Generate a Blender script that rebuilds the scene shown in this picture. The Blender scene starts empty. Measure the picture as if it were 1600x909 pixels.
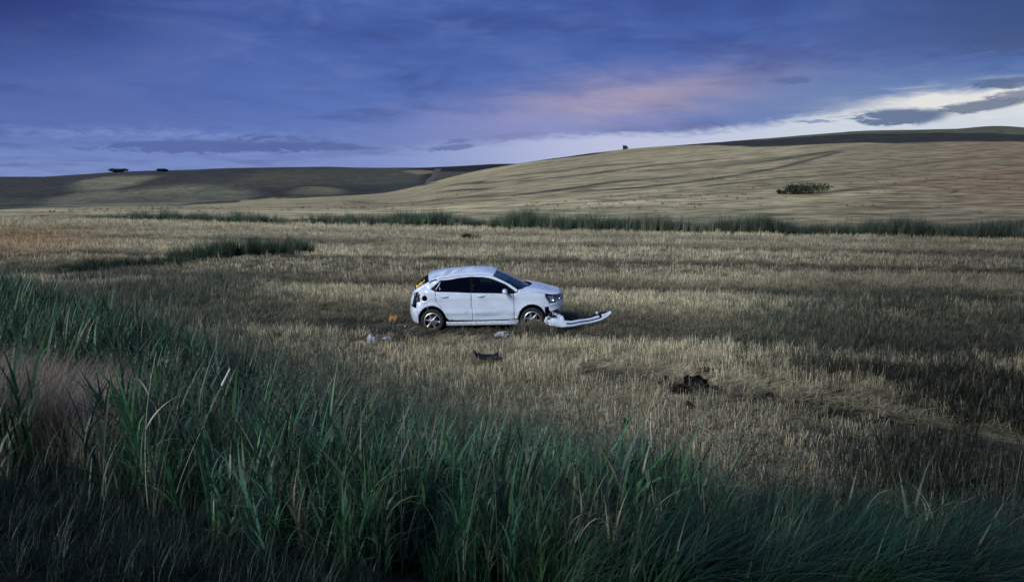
import bpy, bmesh, math, random
import numpy as np
from mathutils import Vector, Matrix, noise as mn
from mathutils.geometry import delaunay_2d_cdt

random.seed(7)
rng = np.random.default_rng(7)
sc = bpy.context.scene
COL = sc.collection
R = math.radians

# ------------------------------------------------------------------ camera
cam_d = bpy.data.cameras.new("camera")
cam_d.sensor_width = 36.0
cam_d.lens = 26.2
cam_d.clip_start = 0.05
cam_d.clip_end = 9000
cam = bpy.data.objects.new("camera", cam_d)
COL.objects.link(cam)
cam.location = (0, 0, 3.9)
cam.rotation_euler = (R(90 - 9.25), 0, 0)
sc.camera = cam

sc.view_settings.view_transform = 'Standard'
sc.view_settings.look = 'None'
sc.view_settings.gamma = 1.0
sc.view_settings.use_curve_mapping = False
sc.view_settings.exposure = 0.0
sc.render.engine = 'CYCLES'
sc.cycles.max_bounces = 6
sc.cycles.transparent_max_bounces = 12

# ------------------------------------------------------------------ sun (soft dusk light from the open sky behind the viewer)
SUN_EL, SUN_AZ = R(34), R(224)          # azimuth clockwise from +Y
sd = bpy.data.lights.new("sun", 'SUN')
sd.energy = 3.0
sd.angle = R(30)
sd.color = (0.92, 0.97, 1.0)
so = bpy.data.objects.new("sun", sd)
COL.objects.link(so)
sdir = Vector((math.sin(SUN_AZ) * math.cos(SUN_EL), math.cos(SUN_AZ) * math.cos(SUN_EL), math.sin(SUN_EL)))
so.rotation_euler = sdir.to_track_quat('Z', 'Y').to_euler()
so.location = (0, -20, 30)


def lin(c):
    return tuple((v / 255 / 12.92) if v / 255 <= 0.04045 else ((v / 255 + 0.055) / 1.055) ** 2.4 for v in c)


# ------------------------------------------------------------------ node helper
class NT:
    def __init__(s, nt):
        s.nt = nt
        nt.nodes.clear()

    def n(s, typ, **kw):
        nd = s.nt.nodes.new(typ)
        for k, v in kw.items():
            setattr(nd, k, v)
        return nd

    def lk(s, a, b):
        s.nt.links.new(a, b)

    def put(s, sock, v):
        if hasattr(v, 'is_output'):
            s.lk(v, sock)
        else:
            if sock.type == 'RGBA' and len(v) == 3:
                v = (*v, 1)
            sock.default_value = v

    def m(s, op, a, b=0.0, c=0.0, clamp=False):
        nd = s.n('ShaderNodeMath', operation=op)
        nd.use_clamp = clamp
        s.put(nd.inputs[0], a)
        s.put(nd.inputs[1], b)
        s.put(nd.inputs[2], c)
        return nd.outputs[0]

    def ss(s, v, a, b, lo=0.0, hi=1.0):
        nd = s.n('ShaderNodeMapRange', interpolation_type='SMOOTHSTEP')
        for i, q in enumerate((v, a, b, lo, hi)):
            s.put(nd.inputs[i], q)
        return nd.outputs[0]

    def mix(s, f, a, b, mode='MIX'):
        nd = s.n('ShaderNodeMix', data_type='RGBA', blend_type=mode)
        s.put(nd.inputs[0], f)
        s.put(nd.inputs[6], a)
        s.put(nd.inputs[7], b)
        return nd.outputs[2]

    def xyz(s, x, y, z=0.0):
        nd = s.n('ShaderNodeCombineXYZ')
        s.put(nd.inputs[0], x)
        s.put(nd.inputs[1], y)
        s.put(nd.inputs[2], z)
        return nd.outputs[0]

    def noise(s, vec, scale, detail=4, rough=0.55, dist=0.0):
        nd = s.n('ShaderNodeTexNoise')
        s.put(nd.inputs['Vector'], vec)
        nd.inputs['Scale'].default_value = scale
        nd.inputs['Detail'].default_value = detail
        nd.inputs['Roughness'].default_value = rough
        nd.inputs['Distortion'].default_value = dist
        return nd.outputs[0]

    def gauss(s, x, y, cx, cy, sx, sy, rot=0.0):
        """soft elliptical mass centred on azimuth cx, elevation cy (degrees)"""
        dx = s.m('SUBTRACT', x, cx)
        dy = s.m('SUBTRACT', y, cy)
        if rot:
            dy = s.m('SUBTRACT', dy, s.m('MULTIPLY', dx, rot))
        a = s.m('POWER', s.m('ABSOLUTE', s.m('DIVIDE', dx, sx)), 2.0)
        b = s.m('POWER', s.m('ABSOLUTE', s.m('DIVIDE', dy, sy)), 2.0)
        return s.m('EXPONENT', s.m('MULTIPLY', s.m('ADD', a, b), -1.0))


# ------------------------------------------------------------------ sky
world = bpy.data.worlds.new("World")
sc.world = world
world.use_nodes = True
t = NT(world.node_tree)
tc = t.n('ShaderNodeTexCoord')
sp = t.n('ShaderNodeSeparateXYZ')
t.lk(tc.outputs['Generated'], sp.inputs[0])
X, Y, Z = sp.outputs
az = t.m('MULTIPLY', t.m('ARCTAN2', X, Y), 57.2958)
el = t.m('MULTIPLY', t.m('ARCSINE', Z), 57.2958)
pz = t.m('ADD', Z, 0.14)
pl = t.xyz(t.m('DIVIDE', X, pz), t.m('DIVIDE', Y, pz), 0.0)
ns = t.noise(pl, 0.75, 7, 0.55, 0.35)
ns2 = t.noise(pl, 2.2, 6, 0.6, 0.5)
sv = t.xyz(t.m('MULTIPLY', az, 0.10), t.m('MULTIPLY', el, 0.55), 0.0)     # streaky clouds low over the horizon
n1 = t.noise(sv, 1.0, 5, 0.55, 0.4)
n2 = t.noise(t.xyz(t.m('MULTIPLY', az, 0.30), t.m('MULTIPLY', el, 1.5), 4.0), 1.0, 6, 0.6, 0.6)
n3 = t.noise(t.xyz(t.m('MULTIPLY', az, 0.9), t.m('MULTIPLY', el, 3.2), 9.0), 1.0, 6, 0.62, 0.5)
wob = t.m('SUBTRACT', n2, 0.5)
wob3 = t.m('SUBTRACT', n3, 0.5)
elw = t.m('ADD', el, t.m('ADD', t.m('MULTIPLY', wob, 2.0), t.m('MULTIPLY', wob3, 0.5)))
azw = t.m('ADD', az, t.m('MULTIPLY', wob3, 5.0))
ramp = t.n('ShaderNodeValToRGB')
t.lk(t.m('DIVIDE', elw, 60.0, clamp=True), ramp.inputs[0])
els = ramp.color_ramp.elements
stops = [(0.0, (128, 150, 204)), (1.2 / 60, (112, 138, 200)), (3.0 / 60, (92, 120, 192)), (5.5 / 60, (78, 107, 180)),
         (8.5 / 60, (70, 98, 172)), (12.0 / 60, (62, 90, 164)), (0.45, (84, 128, 206)), (1.0, (112, 156, 224))]  # last stops: unseen upper sky, set brighter and bluer to light the roof
while len(els) < len(stops):
    els.new(0.5)
for e, (p, c) in zip(els, stops):
    e.position = p
    e.color = (*lin(c), 1)
sky = ramp.outputs[0]
# broad violet-grey cloud sheet
sky = t.mix(t.m('MULTIPLY', t.ss(n1, 0.40, 0.68), 0.25), sky, lin((98, 124, 196)))
sky = t.mix(t.m('MULTIPLY', t.ss(n2, 0.52, 0.75), 0.22), sky, lin((60, 82, 156)))
sky = t.mix(t.m('MULTIPLY', t.ss(ns, 0.52, 0.34), 0.75), sky, lin((52, 70, 138)))
sky = t.mix(t.m('MULTIPLY', t.ss(ns, 0.48, 0.68), 0.65), sky, lin((98, 118, 186)))
sky = t.mix(t.m('MULTIPLY', t.ss(ns2, 0.48, 0.70), 0.42), sky, lin((104, 126, 190)))
# left side: violet haze, darker corner up high
sky = t.mix(t.m('MULTIPLY', t.gauss(az, elw, -33, 4.2, 11, 2.4), 0.50), sky, lin((82, 96, 162)))
sky = t.mix(t.m('MULTIPLY', t.m('MULTIPLY', t.ss(az, -16, -36), t.ss(el, 4.5, 10.5)), 0.85), sky, lin((34, 48, 116)))
sky = t.mix(t.m('MULTIPLY', t.m('MULTIPLY', t.ss(az, 14, 34), t.ss(elw, 5.0, 9.0)), 0.85), sky, lin((54, 76, 128)))
# right side: greyer blue below
sky = t.mix(t.m('MULTIPLY', t.m('MULTIPLY', t.ss(az, 9, 22), t.ss(elw, 7.6, 5.2)), 0.72), sky, lin((106, 134, 182)))
# pink glow, a slanting band
g1 = t.m('MULTIPLY', t.gauss(az, elw, 7.5, 4.7, 10.0, 1.8, 0.12), t.ss(ns2, .25, .6, .65, 1.1))
g2 = t.gauss(az, elw, 1.0, 3.1, 10.0, 1.35, 0.03)
sky = t.mix(t.m('MULTIPLY', g1, 0.72), sky, lin((188, 170, 190)))
sky = t.mix(t.m('MULTIPLY', g2, 0.60), sky, lin((140, 150, 206)))
# bright strip along the horizon
top = t.m('ADD', 1.45, t.m('ADD', t.m('MULTIPLY', t.ss(az, -12, 8), 1.10), t.m('MULTIPLY', t.ss(az, 10, 33), 2.1)))
top = t.m('ADD', top, t.m('MULTIPLY', wob, 0.9))
strip = t.ss(t.m('SUBTRACT', t.m('ADD', el, t.m('MULTIPLY', wob3, 0.9)), top), 0.48, -0.42)
stripc = t.mix(t.ss(az, -14, 12), lin((136, 156, 214)), lin((202, 208, 236)))
stripc = t.mix(t.ss(az, 12, 26), stripc, lin((216, 224, 234)))
strip_f = t.m('MULTIPLY', strip, t.ss(az, -32, 8, 0.22, 0.95))
sky = t.mix(strip_f, sky, stripc)
# pale breaks in the cloud, upper right and far left
br = t.m('MULTIPLY', t.gauss(azw, elw, 32.0, 4.3, 6.0, 0.72, 0.03), 1.9, clamp=True)
sky = t.mix(br, sky, lin((236, 236, 234)))
brl = t.m('MULTIPLY', t.gauss(azw, elw, -24.0, 2.3, 11.0, 0.42), t.ss(n3, 0.35, 0.6))
sky = t.mix(t.m('MULTIPLY', brl, 0.75), sky, lin((126, 150, 214)))
# small dark clouds


def dark(cx, cy, sx, sy, col, k, r=0.0):
    global sky
    gg = t.ss(t.m('ADD', t.gauss(azw, t.m('ADD', el, t.m('MULTIPLY', wob3, 0.7)), cx, cy, sx, sy, r), t.m('MULTIPLY', wob3, 0.7)), 0.26, 0.66)
    sky = t.mix(t.m('MULTIPLY', gg, k), sky, lin(col))


dark(-22.0, 1.55, 7.5, 0.50, (84, 102, 166), 0.8)
dark(-15.0, 1.62, 4.5, 0.35, (86, 104, 168), 0.7)
dark(-4.6, 1.60, 2.1, 0.24, (98, 114, 172), 0.8, 0.10)
dark(-4.0, 2.1, 1.0, 0.2, (98, 114, 172), 0.6)
dark(20.1, 6.1, 1.4, 0.27, (84, 106, 158), 0.75)
dark(26.8, 3.45, 3.1, 0.62, (92, 112, 152), 0.95)
dark(31.2, 3.95, 3.0, 0.40, (100, 114, 146), 0.9, 0.10)
dark(34.6, 4.5, 2.6, 0.5, (96, 110, 142), 0.8)
dark(33.2, 5.35, 2.6, 0.35, (88, 104, 142), 0.75)
dark(33.0, 7.7, 2.2, 0.6, (66, 86, 126), 0.5)
dark(21.6, 3.3, 1.5, 0.14, (128, 142, 182), 0.8)
# clear-sky texture mixed faintly under the cloud colours
nish = t.n('ShaderNodeTexSky', sky_type='NISHITA')
nish.sun_disc = False
nish.sun_elevation = SUN_EL
nish.sun_rotation = SUN_AZ
skyb = t.n('ShaderNodeBackground')
skyb.inputs[1].default_value = 0.05
t.lk(nish.outputs[0], skyb.inputs[0])
cb = t.n('ShaderNodeBackground')
cb.inputs[1].default_value = 0.95
t.lk(sky, cb.inputs[0])
mx = t.n('ShaderNodeMixShader')
mx.inputs[0].default_value = 0.93
t.lk(skyb.outputs[0], mx.inputs[1])
t.lk(cb.outputs[0], mx.inputs[2])
out = t.n('ShaderNodeOutputWorld')
t.lk(mx.outputs[0], out.inputs[0])


# ------------------------------------------------------------------ object helpers
def tag(o, label=None, cat=None, group=None, kind=None):
    if label: o['label'] = label
    if cat: o['category'] = cat
    if group: o['group'] = group
    if kind: o['kind'] = kind
    return o


def mesh_obj(name, verts, faces, mat, parent=None, smooth=True, loc=None, rot=None, link=True):
    me = bpy.data.meshes.new(name)
    me.from_pydata([tuple(v) for v in verts], [], faces)
    me.validate()
    if smooth:
        me.polygons.foreach_set('use_smooth', [True] * len(me.polygons))
    me.materials.append(mat)
    o = bpy.data.objects.new(name, me)
    if link: COL.objects.link(o)
    if parent: o.parent = parent
    if loc: o.location = loc
    if rot: o.rotation_euler = rot
    return o


def bm_obj(name, bm, mat, parent=None, smooth=True):
    me = bpy.data.meshes.new(name)
    bm.to_mesh(me)
    bm.free()
    if smooth:
        me.polygons.foreach_set('use_smooth', [True] * len(me.polygons))
    me.materials.append(mat)
    o = bpy.data.objects.new(name, me)
    COL.objects.link(o)
    if parent: o.parent = parent
    return o


def empty(name, loc, rot=(0, 0, 0)):
    o = bpy.data.objects.new(name, None)
    COL.objects.link(o)
    o.location = loc
    o.rotation_euler = rot
    o.empty_display_size = 0.2
    return o


def mat_new(name):
    m = bpy.data.materials.new(name)
    m.use_nodes = True
    return m, NT(m.node_tree)


def principled(name, col, rough=0.6, metal=0.0, coat=0.0, spec=0.5, grime=0.0, gscale=6.0, gcol=(0.10, 0.085, 0.06)):
    m, q = mat_new(name)
    b = q.n('ShaderNodeBsdfPrincipled')
    o = q.n('ShaderNodeOutputMaterial')
    q.lk(b.outputs[0], o.inputs[0])
    b.inputs['Roughness'].default_value = rough
    b.inputs['Metallic'].default_value = metal
    b.inputs['Coat Weight'].default_value = coat
    b.inputs['Coat Roughness'].default_value = 0.08
    b.inputs['Specular IOR Level'].default_value = spec
    if grime:
        c = q.n('ShaderNodeTexCoord')
        nz = q.noise(c.outputs['Object'], gscale, 6, 0.65)
        nf = q.noise(c.outputs['Object'], gscale * 9, 3, 0.6)
        f = q.m('MULTIPLY', q.ss(q.m('ADD', nz, q.m('MULTIPLY', nf, 0.25)), 0.55, 0.85), grime)
        q.lk(q.mix(f, col, gcol), b.inputs['Base Color'])
        q.lk(q.m('ADD', rough, q.m('MULTIPLY', f, 0.4)), b.inputs['Roughness'])
    else:
        b.inputs['Base Color'].default_value = (*col, 1)
    return m


# ------------------------------------------------------------------ terrain
def sst(v, a, b):
    u = np.clip((v - a) / (b - a), 0, 1)
    return u * u * (3 - 2 * u)


def vnoise(x, y, s, seed=0):
    """cheap value noise, vectorised, 0..1"""
    x = np.asarray(x, float) * s + seed * 17.3
    y = np.asarray(y, float) * s + seed * 9.1
    xi, yi = np.floor(x), np.floor(y)
    fx, fy = x - xi, y - yi
    fx, fy = fx * fx * (3 - 2 * fx), fy * fy * (3 - 2 * fy)

    def h(a, b):
        v = np.sin(a * 127.1 + b * 311.7 + seed * 7.7) * 43758.5453
        return v - np.floor(v)
    return (h(xi, yi) * (1 - fx) + h(xi + 1, yi) * fx) * (1 - fy) + (h(xi, yi + 1) * (1 - fx) + h(xi + 1, yi + 1) * fx) * fy


def fbm(x, y, s, seed=0, o=4):
    v, a, tt = 0, 1, 0
    for i in range(o):
        v = v + a * vnoise(x, y, s * 2 ** i, seed + i * 3)
        tt += a
        a *= 0.5
    return v / tt


EYE = 3.9
DITCH_Q = [-1.4, -0.68, -0.36, 0.0, 0.34, 0.68, 1.4]
DITCH_Y = [78, 63, 56.5, 51, 46.5, 43, 38]


def ditch_y(x, y):
    q = np.asarray(x, float) / np.maximum(y, 1.0)
    return np.interp(q, DITCH_Q, DITCH_Y)


RQ = [-1.4, -.684, -.427, -.17, -.119, -.085, -.034, .025, .148, .295, .463, .58, .634, .673, .8, 1.4]
RM = [-.052, -.0481, -.0447, -.0312, -.0215, -.0110, .0005, .0108, .0258, .0374, .0498, .0525, .0535, .0524, .050, .040]
SQ = [-1.4, -.68, -.60, -.517, -.43, -.339, -.25, -.17, -.11, -.03, .05, 0.2, 1.4]
SM = [-.016, -.0126, -.0085, -.0030, -.0005, .0025, .0030, .0018, .0020, .0068, .0085, .004, .0]


def smq(q, XS, YS):
    return (np.interp(q - .02, XS, YS) + 2 * np.interp(q, XS, YS) + np.interp(q + .02, XS, YS)) / 4


def height(x, y):
    x = np.asarray(x, float)
    y = np.asarray(y, float)
    yy = np.maximum(y, 1.0)
    q = x / yy
    # roadside bank under the viewer, dropping to the field
    toe = 8.6 + 1.05 * np.clip(-x - .5, 0, 11) - 0.12 * np.clip(x, 0, 8)
    bank = 2.3 * (1 - sst(y, 0.8, toe))
    z = bank + (fbm(x, y, 0.35, 1) - .5) * 0.22 * sst(y, 2, 9) * (1 - sst(y, 55, 70))
    z = z + (fbm(x, y, 2.2, 5, 3) - .5) * 0.07 * (1 - sst(y, 40, 60))
    # level, slightly scraped patch where the car came to rest
    near = np.exp(-(((x + .3) / 3.6) ** 4 + ((y - 18.6) / 2.2) ** 4))
    z = z * (1 - near) - 0.035 * near
    dy = ditch_y(x, y)
    z = z - 0.5 * np.exp(-((y - dy - 1.2) / 1.6) ** 2)
    # hills
    t1 = np.clip((y - dy - 6) / (270 - dy - 6), 0, 1)
    zr = EYE + smq(q, RQ, RM) * 270
    g = 0.55 * t1 ** 0.92 + 0.45 * sst(t1, 0, 1) + 0.0
    zh = zr * g
    zs = EYE + smq(q, SQ, SM) * 490
    zd = np.minimum(zr - 1.5, zs - 1.0) - 1.5
    t2 = sst(y, 270, 330)
    t3 = sst(y, 330, 490)
    t4 = sst(y, 490, 900)
    far = zh * (1 - t2) + zd * t2
    # on the left the ground keeps rolling up to the far hill
    leftw = sst(-q, .06, .16)
    zl = zr + (zs - zr) * (0.6 * t3 + 0.4 * np.clip((y - 270) / 220, 0, 1))
    far = far * (1 - leftw * t2) + zl * leftw * t2
    far = far * (1 - t3) + zs * t3
    far = far * (1 - t4) + (-34.0) * t4
    far = far + 3.4 * np.exp(-(((x + 82) / 20) ** 2 + ((y - 300) / 14) ** 2)) - 2.0 * np.exp(-(((x + 100) / 22) ** 2 + ((y - 272) / 10) ** 2))
    far = far + 3.2 * np.exp(-(((x + 150) / 38) ** 2 + ((y - 350) / 18) ** 2))
    far = far + 2.6 * np.exp(-(((x - 172) / 9) ** 2 + ((y - 271) / 9) ** 2)) * 0.30
    far = far + (fbm(x, y, 0.03, 9, 4) - .5) * 1.0 * sst(y, 70, 160)
    z = z + far * sst(y, dy + 3, dy + 12)
    return z


H1 = lambda x, y: float(height(np.array([x]), np.array([y]))[0])

# swaths left by the combine: value along b = y + slant (b, brightness, weediness)
SW = [(6, .7, .6), (10.4, .85, .30), (12.4, .75, .25), (13.0, .80, .15), (13.9, 1.0, .05), (14.7, .85, .1), (15.6, 1.0, .1), (16.1, .85, .2), (16.4, .25, .5), (17.4, .42, .7),
      (19.3, .55, .45), (21.0, .95, .1), (22.6, .95, .1), (23.0, .85, .2), (23.25, .18, .4), (23.7, .22, .4), (24.4, .55, .4), (26.5, .9, .1), (29, .9, .15), (30.2, .75, .2), (30.6, .28, .4), (31.4, .45, .35), (32.4, 1.0, .05),
      (36, .9, .2), (37.2, .8, .2), (37.8, .35, .4), (39.2, .6, .3), (41, .9, .15), (44, .65, .35), (47, .95, .1), (60, .9, .1)]
SB = np.array([s[0] for s in SW])
SL = np.clip((np.array([s[1] for s in SW]) - .25) * 1.28, .04, 1)
SWD = np.array([s[2] for s in SW])


def swath(x, y):
    b = y + 0.17 * (x - 5) + 0.0035 * np.clip(x, 0, 99) ** 2 + (vnoise(x, y, 0.07, 4) - .5) * 1.0 + (fbm(x, y, 0.5, 8, 2) - .5) * 0.5
    return np.interp(b, SB, SL), np.interp(b, SB, SWD)


def tall_edge(x):
    """far limit (y) of the tall green roadside grass"""
    return np.interp(x, [-30, -14, -8.5, -6, -4, -2, 0, 1.2, 2.2, 4, 7, 12], [24, 21, 16.2, 14.0, 12.0, 10.5, 9.2, 8.4, 6.8, 5.9, 5.6, 5.4])


def weed_amt(x, y):
    """green weeds mixed into the stubble, 0..1"""
    e = tall_edge(x)
    w = 1 - sst(y, e + .6, e + 3.4 + np.clip(1.5 - x, 0, 9) * 0.45)
    w = w * (0.75 + 0.25 * fbm(x, y, 0.8, 3))
    left = sst(-x, 4.5, 11) * (1 - sst(y, 24, 33)) * (0.35 + 0.65 * sst(fbm(x, y, 0.45, 12), .42, .6))
    right = sst(x / np.maximum(y, 1), .22, .50) * (1 - sst(y, 19, 27)) * (.35 + .6 * sst(fbm(x, y, .35, 17), .40, .60))
    return np.clip(np.maximum(np.maximum(w, left), right), 0, 1)


PALE = np.array(lin((180, 166, 128)))
STRAW = np.array(lin((200, 187, 150)))
SOIL = np.array([0.046, 0.045, 0.034])
DIM_SOIL = np.array([0.013, 0.015, 0.013])  # soil made extra dark to imitate the dim lower corner
WEED = np.array([0.060, 0.080, 0.045])
FALLOW = np.array(lin((98, 98, 92)))
GREENGREY = np.array(lin((150, 148, 118)))


def lerp(a, b, f):
    f = np.asarray(f)[..., None]
    return a * (1 - f) + b * f


F_GREY = [(-65.6, 96.0), (-196.5, 317.6), (-199.8, 347.4), (-174.9, 336.5), (-163.0, 341.9), (-152.2, 344.0), (-138.8, 343.3), (-117.3, 335.8), (-98.1, 287.4), (-124.2, 290.8), (-57.9, 99.7), (-50.7, 74.0)]
F_WEDGE = [(-230.1, 398.0), (-225.2, 417.6), (-188.9, 404.4), (-189.1, 380.1), (-182.4, 342.6), (-210.0, 361.6)]
F_KNOLL = [(-83.7, 284.5), (-84.0, 299.1), (-88.3, 330), (-80.6, 325), (-66.8, 290.3), (-64.9, 276.7)]
F_KDARK = [(-104.2, 297.9), (-105.6, 335.2), (-96.5, 354.5), (-77.9, 352.3), (-57.3, 336.5), (-35.5, 269.0), (-47.3, 277.8), (-66.3, 277.8)]
F_GAP = [(-60.0, 410.9), (-54.4, 427.7), (-45.5, 446.9), (-43.3, 411.8), (-48.8, 396.4)]
TRACKS = [([(0.0, 152.2), (8.9, 149.8), (14.6, 154.1), (25.7, 151.9)], 1.6), ([(2.1, 125.7), (13.6, 128.5), (23.7, 139.7), (38.6, 147.1)], 1.6),
          ([(-17.7, 103.5), (-6.1, 96.0), (0.0, 92.4), (4.8, 94.8), (7.7, 98.5), (13.2, 103.7), (18.2, 106.9), (24.2, 109.7)], 1.3), ([(-13.8, 162.6), (-2.8, 133.4), (4.2, 134.5)], 2.2),
          ([(7.8, 91.1), (15.9, 93.1), (25.6, 100.5), (41.7, 117.2), (62.6, 145.4)], .9), ([(21.3, 125.7), (32.0, 125.9), (44.7, 132.1), (65.1, 151.0)], 1.5),
          ([(23.0, 90.2), (33.3, 97.9), (48.3, 103.5), (67.4, 117.2), (84.7, 125.2)], .8), ([(33.2, 78.0), (48.3, 87.4), (66.2, 97.5)], .7), ([(3.2, 74.0), (13.0, 76.1), (24.3, 81.6)], .45),
          ([(-11.5, 74.7), (0.0, 72.1), (6.3, 74.2)], .35), ([(-11.2, 131.0), (-3.9, 114.2)], 1.4), ([(-5.4, 97.5), (-3.3, 96.9)], 1.6), ([(-27, 128), (-17.7, 104)], 1.6)]


def pip(x, y, poly):
    c = np.zeros(x.shape, bool)
    j = len(poly) - 1
    for i in range(len(poly)):
        xi, yi = poly[i]
        xj, yj = poly[j]
        if yi != yj:
            c ^= ((yi > y) != (yj > y)) & (x < (xj - xi) * (y - yi) / (yj - yi) + xi)
        j = i
    return c.astype(float)


def soft(x, y, poly, d=2.4):
    return sum(pip(x + a * d, y + b * d * 1.6, poly) for a, b in ((0, 0), (1, .3), (-1, -.3), (.4, 1), (-.4, -1), (.8, -.8), (-.8, .8), (1.6, 1.2), (-1.6, -1.2))) / 9


def near_line(x, y, pts, w):
    d = np.full(x.shape, 1e9)
    for (ax, ay), (bx, by) in zip(pts, pts[1:]):
        L2 = (bx - ax) ** 2 + (by - ay) ** 2
        t_ = np.clip(((x - ax) * (bx - ax) + (y - ay) * (by - ay)) / L2, 0, 1)
        d = np.minimum(d, np.hypot(x - ax - t_ * (bx - ax), y - ay - t_ * (by - ay)))
    return np.exp(-(d / w) ** 2)


def ground_col(x, y):
    n = x.shape[0]
    q = x / np.maximum(y, 1)
    L, W = swath(x, y)
    f = fbm(x, y, 1.2, 2)
    lit = L * (0.7 + 0.6 * f)
    c = lerp(np.tile(SOIL, (n, 1)), np.tile(STRAW * .62, (n, 1)), np.clip(lit * .95 - .15 * W, 0, 1))
    c = lerp(c, np.tile(WEED, (n, 1)), weed_amt(x, y) * .8)
    # far half of the field: the material alone carries the stubble
    c = lerp(c, np.tile(STRAW * .74, (n, 1)) * (0.62 + .38 * L)[:, None], sst(y, 34, 50) * .75)
    # bare verge near the viewer, soil colour darkened in place of corner dimming
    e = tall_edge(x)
    c = lerp(c, np.tile(DIM_SOIL, (n, 1)), 1 - sst(y, e - 1.2, e + .6))
    # crushed dark patch round the car and the skid scars
    sk = np.exp(-(((x + 1.9) / 2.9) ** 4 + ((y - 16.95) / .80) ** 4)) * .92 + np.exp(-(((x + 4.6) / 1.4) ** 2 + ((y - 18.9) / .9) ** 2)) * .75
    c = lerp(c, np.tile(SOIL * .55, (n, 1)), np.clip(sk, 0, 1))
    c = lerp(c, np.tile(STRAW * .55, (n, 1)), near_line(x, y, [(-1.2, 16.6), (.6, 15.3), (2.3, 14.4), (4.1, 13.7), (5.8, 12.2), (7.5, 10.4), (9, 9)], .35) * .6)
    c = lerp(c, np.tile(SOIL * .4, (n, 1)), near_line(x, y, [(1.8, 13.9), (3.4, 13.0), (4.9, 12.2), (6.2, 10.9), (7.6, 9.3)], .55) * .9)
    # beyond the ditch
    dy = ditch_y(x, y)
    hill = sst(y, dy + 3, dy + 7)
    big = fbm(x, y, 0.02, 21, 4)
    jx, jy = x + (fbm(x, y, .15, 81, 3) - .5) * 3, y + (fbm(x, y, .15, 83, 3) - .5) * 4
    hc = np.tile(PALE * .86, (n, 1)) * (0.78 + .45 * fbm(x * .6, y, .08, 31))[:, None]
    vv = y - .62 * np.sqrt(x * x + 260) + 5 * (fbm(x, y, .03, 57, 2) - .5)
    fine = .55 * vnoise(x * .05, vv, .42, 51) + .45 * vnoise(x * .12, vv, 1.0, 53)
    hc = hc * (0.60 + .72 * fine)[:, None]
    tr = np.zeros(n)
    for ln, wd in TRACKS:
        tr = np.maximum(tr, near_line(x, y, ln, wd))
    tr = tr * (.75 + .5 * sst(fbm(x, y, .12, 41, 3), .35, .6))
    hc = lerp(hc, np.tile(FALLOW * .42, (n, 1)), np.clip(tr, 0, 1) * .85)
    hc = lerp(hc, np.tile(np.array(lin((160, 140, 112))), (n, 1)) * (0.7 + .4 * fine)[:, None], sst(q, .34, .66) * .75)
    hc = lerp(hc, np.tile(np.array(lin((178, 132, 98))), (n, 1)), np.exp(-(((q - .66) / .12) ** 2 + ((y - 88) / 12) ** 2)) * .35)
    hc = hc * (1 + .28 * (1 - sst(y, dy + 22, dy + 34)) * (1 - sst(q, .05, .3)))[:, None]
    fl = (1 - sst(y, dy + 8, dy + 26)) * (.25 + .4 * fbm(x, y, .12, 61))
    hc = lerp(hc, np.tile(GREENGREY * .75, (n, 1)), fl * sst(q, -.1, .25))
    # crest fields along the right skyline
    cl = np.interp(q, [.20, .253, .29, .32, .337, .42, .505, .675, .9], [250, 214, 198, 184, 181, 176, 166, 165, 165])
    cm = np.interp(q, [.29, .354, .42, .505, .59, .675, .9], [221, 218, 217, 212, 203, 196, 190])
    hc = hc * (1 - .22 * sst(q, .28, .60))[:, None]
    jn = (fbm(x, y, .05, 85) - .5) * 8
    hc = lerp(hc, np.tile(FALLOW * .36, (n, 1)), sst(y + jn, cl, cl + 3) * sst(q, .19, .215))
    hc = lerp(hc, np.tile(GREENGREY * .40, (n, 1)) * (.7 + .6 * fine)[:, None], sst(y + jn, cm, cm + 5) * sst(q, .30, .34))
    # left country: dark fallow with lighter fields laid on it
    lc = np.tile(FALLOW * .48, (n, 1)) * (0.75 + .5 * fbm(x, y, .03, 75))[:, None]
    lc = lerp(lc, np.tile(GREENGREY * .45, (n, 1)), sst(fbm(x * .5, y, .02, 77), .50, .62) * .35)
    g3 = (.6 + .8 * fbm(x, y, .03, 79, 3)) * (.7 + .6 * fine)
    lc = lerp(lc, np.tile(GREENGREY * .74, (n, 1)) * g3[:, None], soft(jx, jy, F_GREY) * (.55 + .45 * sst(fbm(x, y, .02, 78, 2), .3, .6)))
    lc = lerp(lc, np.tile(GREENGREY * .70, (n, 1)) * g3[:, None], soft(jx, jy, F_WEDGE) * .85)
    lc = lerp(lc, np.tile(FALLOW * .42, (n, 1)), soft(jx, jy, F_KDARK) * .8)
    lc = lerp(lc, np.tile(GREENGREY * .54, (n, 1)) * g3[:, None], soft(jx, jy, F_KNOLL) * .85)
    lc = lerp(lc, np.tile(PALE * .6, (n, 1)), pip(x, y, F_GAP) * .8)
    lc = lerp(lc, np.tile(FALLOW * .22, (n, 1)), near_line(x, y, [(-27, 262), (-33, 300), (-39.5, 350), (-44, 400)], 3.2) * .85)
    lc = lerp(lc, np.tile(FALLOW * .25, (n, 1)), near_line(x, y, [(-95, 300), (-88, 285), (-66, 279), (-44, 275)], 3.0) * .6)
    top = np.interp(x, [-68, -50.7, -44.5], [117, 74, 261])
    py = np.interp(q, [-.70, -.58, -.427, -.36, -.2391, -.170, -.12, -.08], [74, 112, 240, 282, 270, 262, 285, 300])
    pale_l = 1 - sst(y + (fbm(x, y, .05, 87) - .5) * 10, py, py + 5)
    lc = lerp(lc, hc, np.maximum(pale_l, sst(q, -.20, -.10) * (1 - sst(y, 272, 278))))
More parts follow.
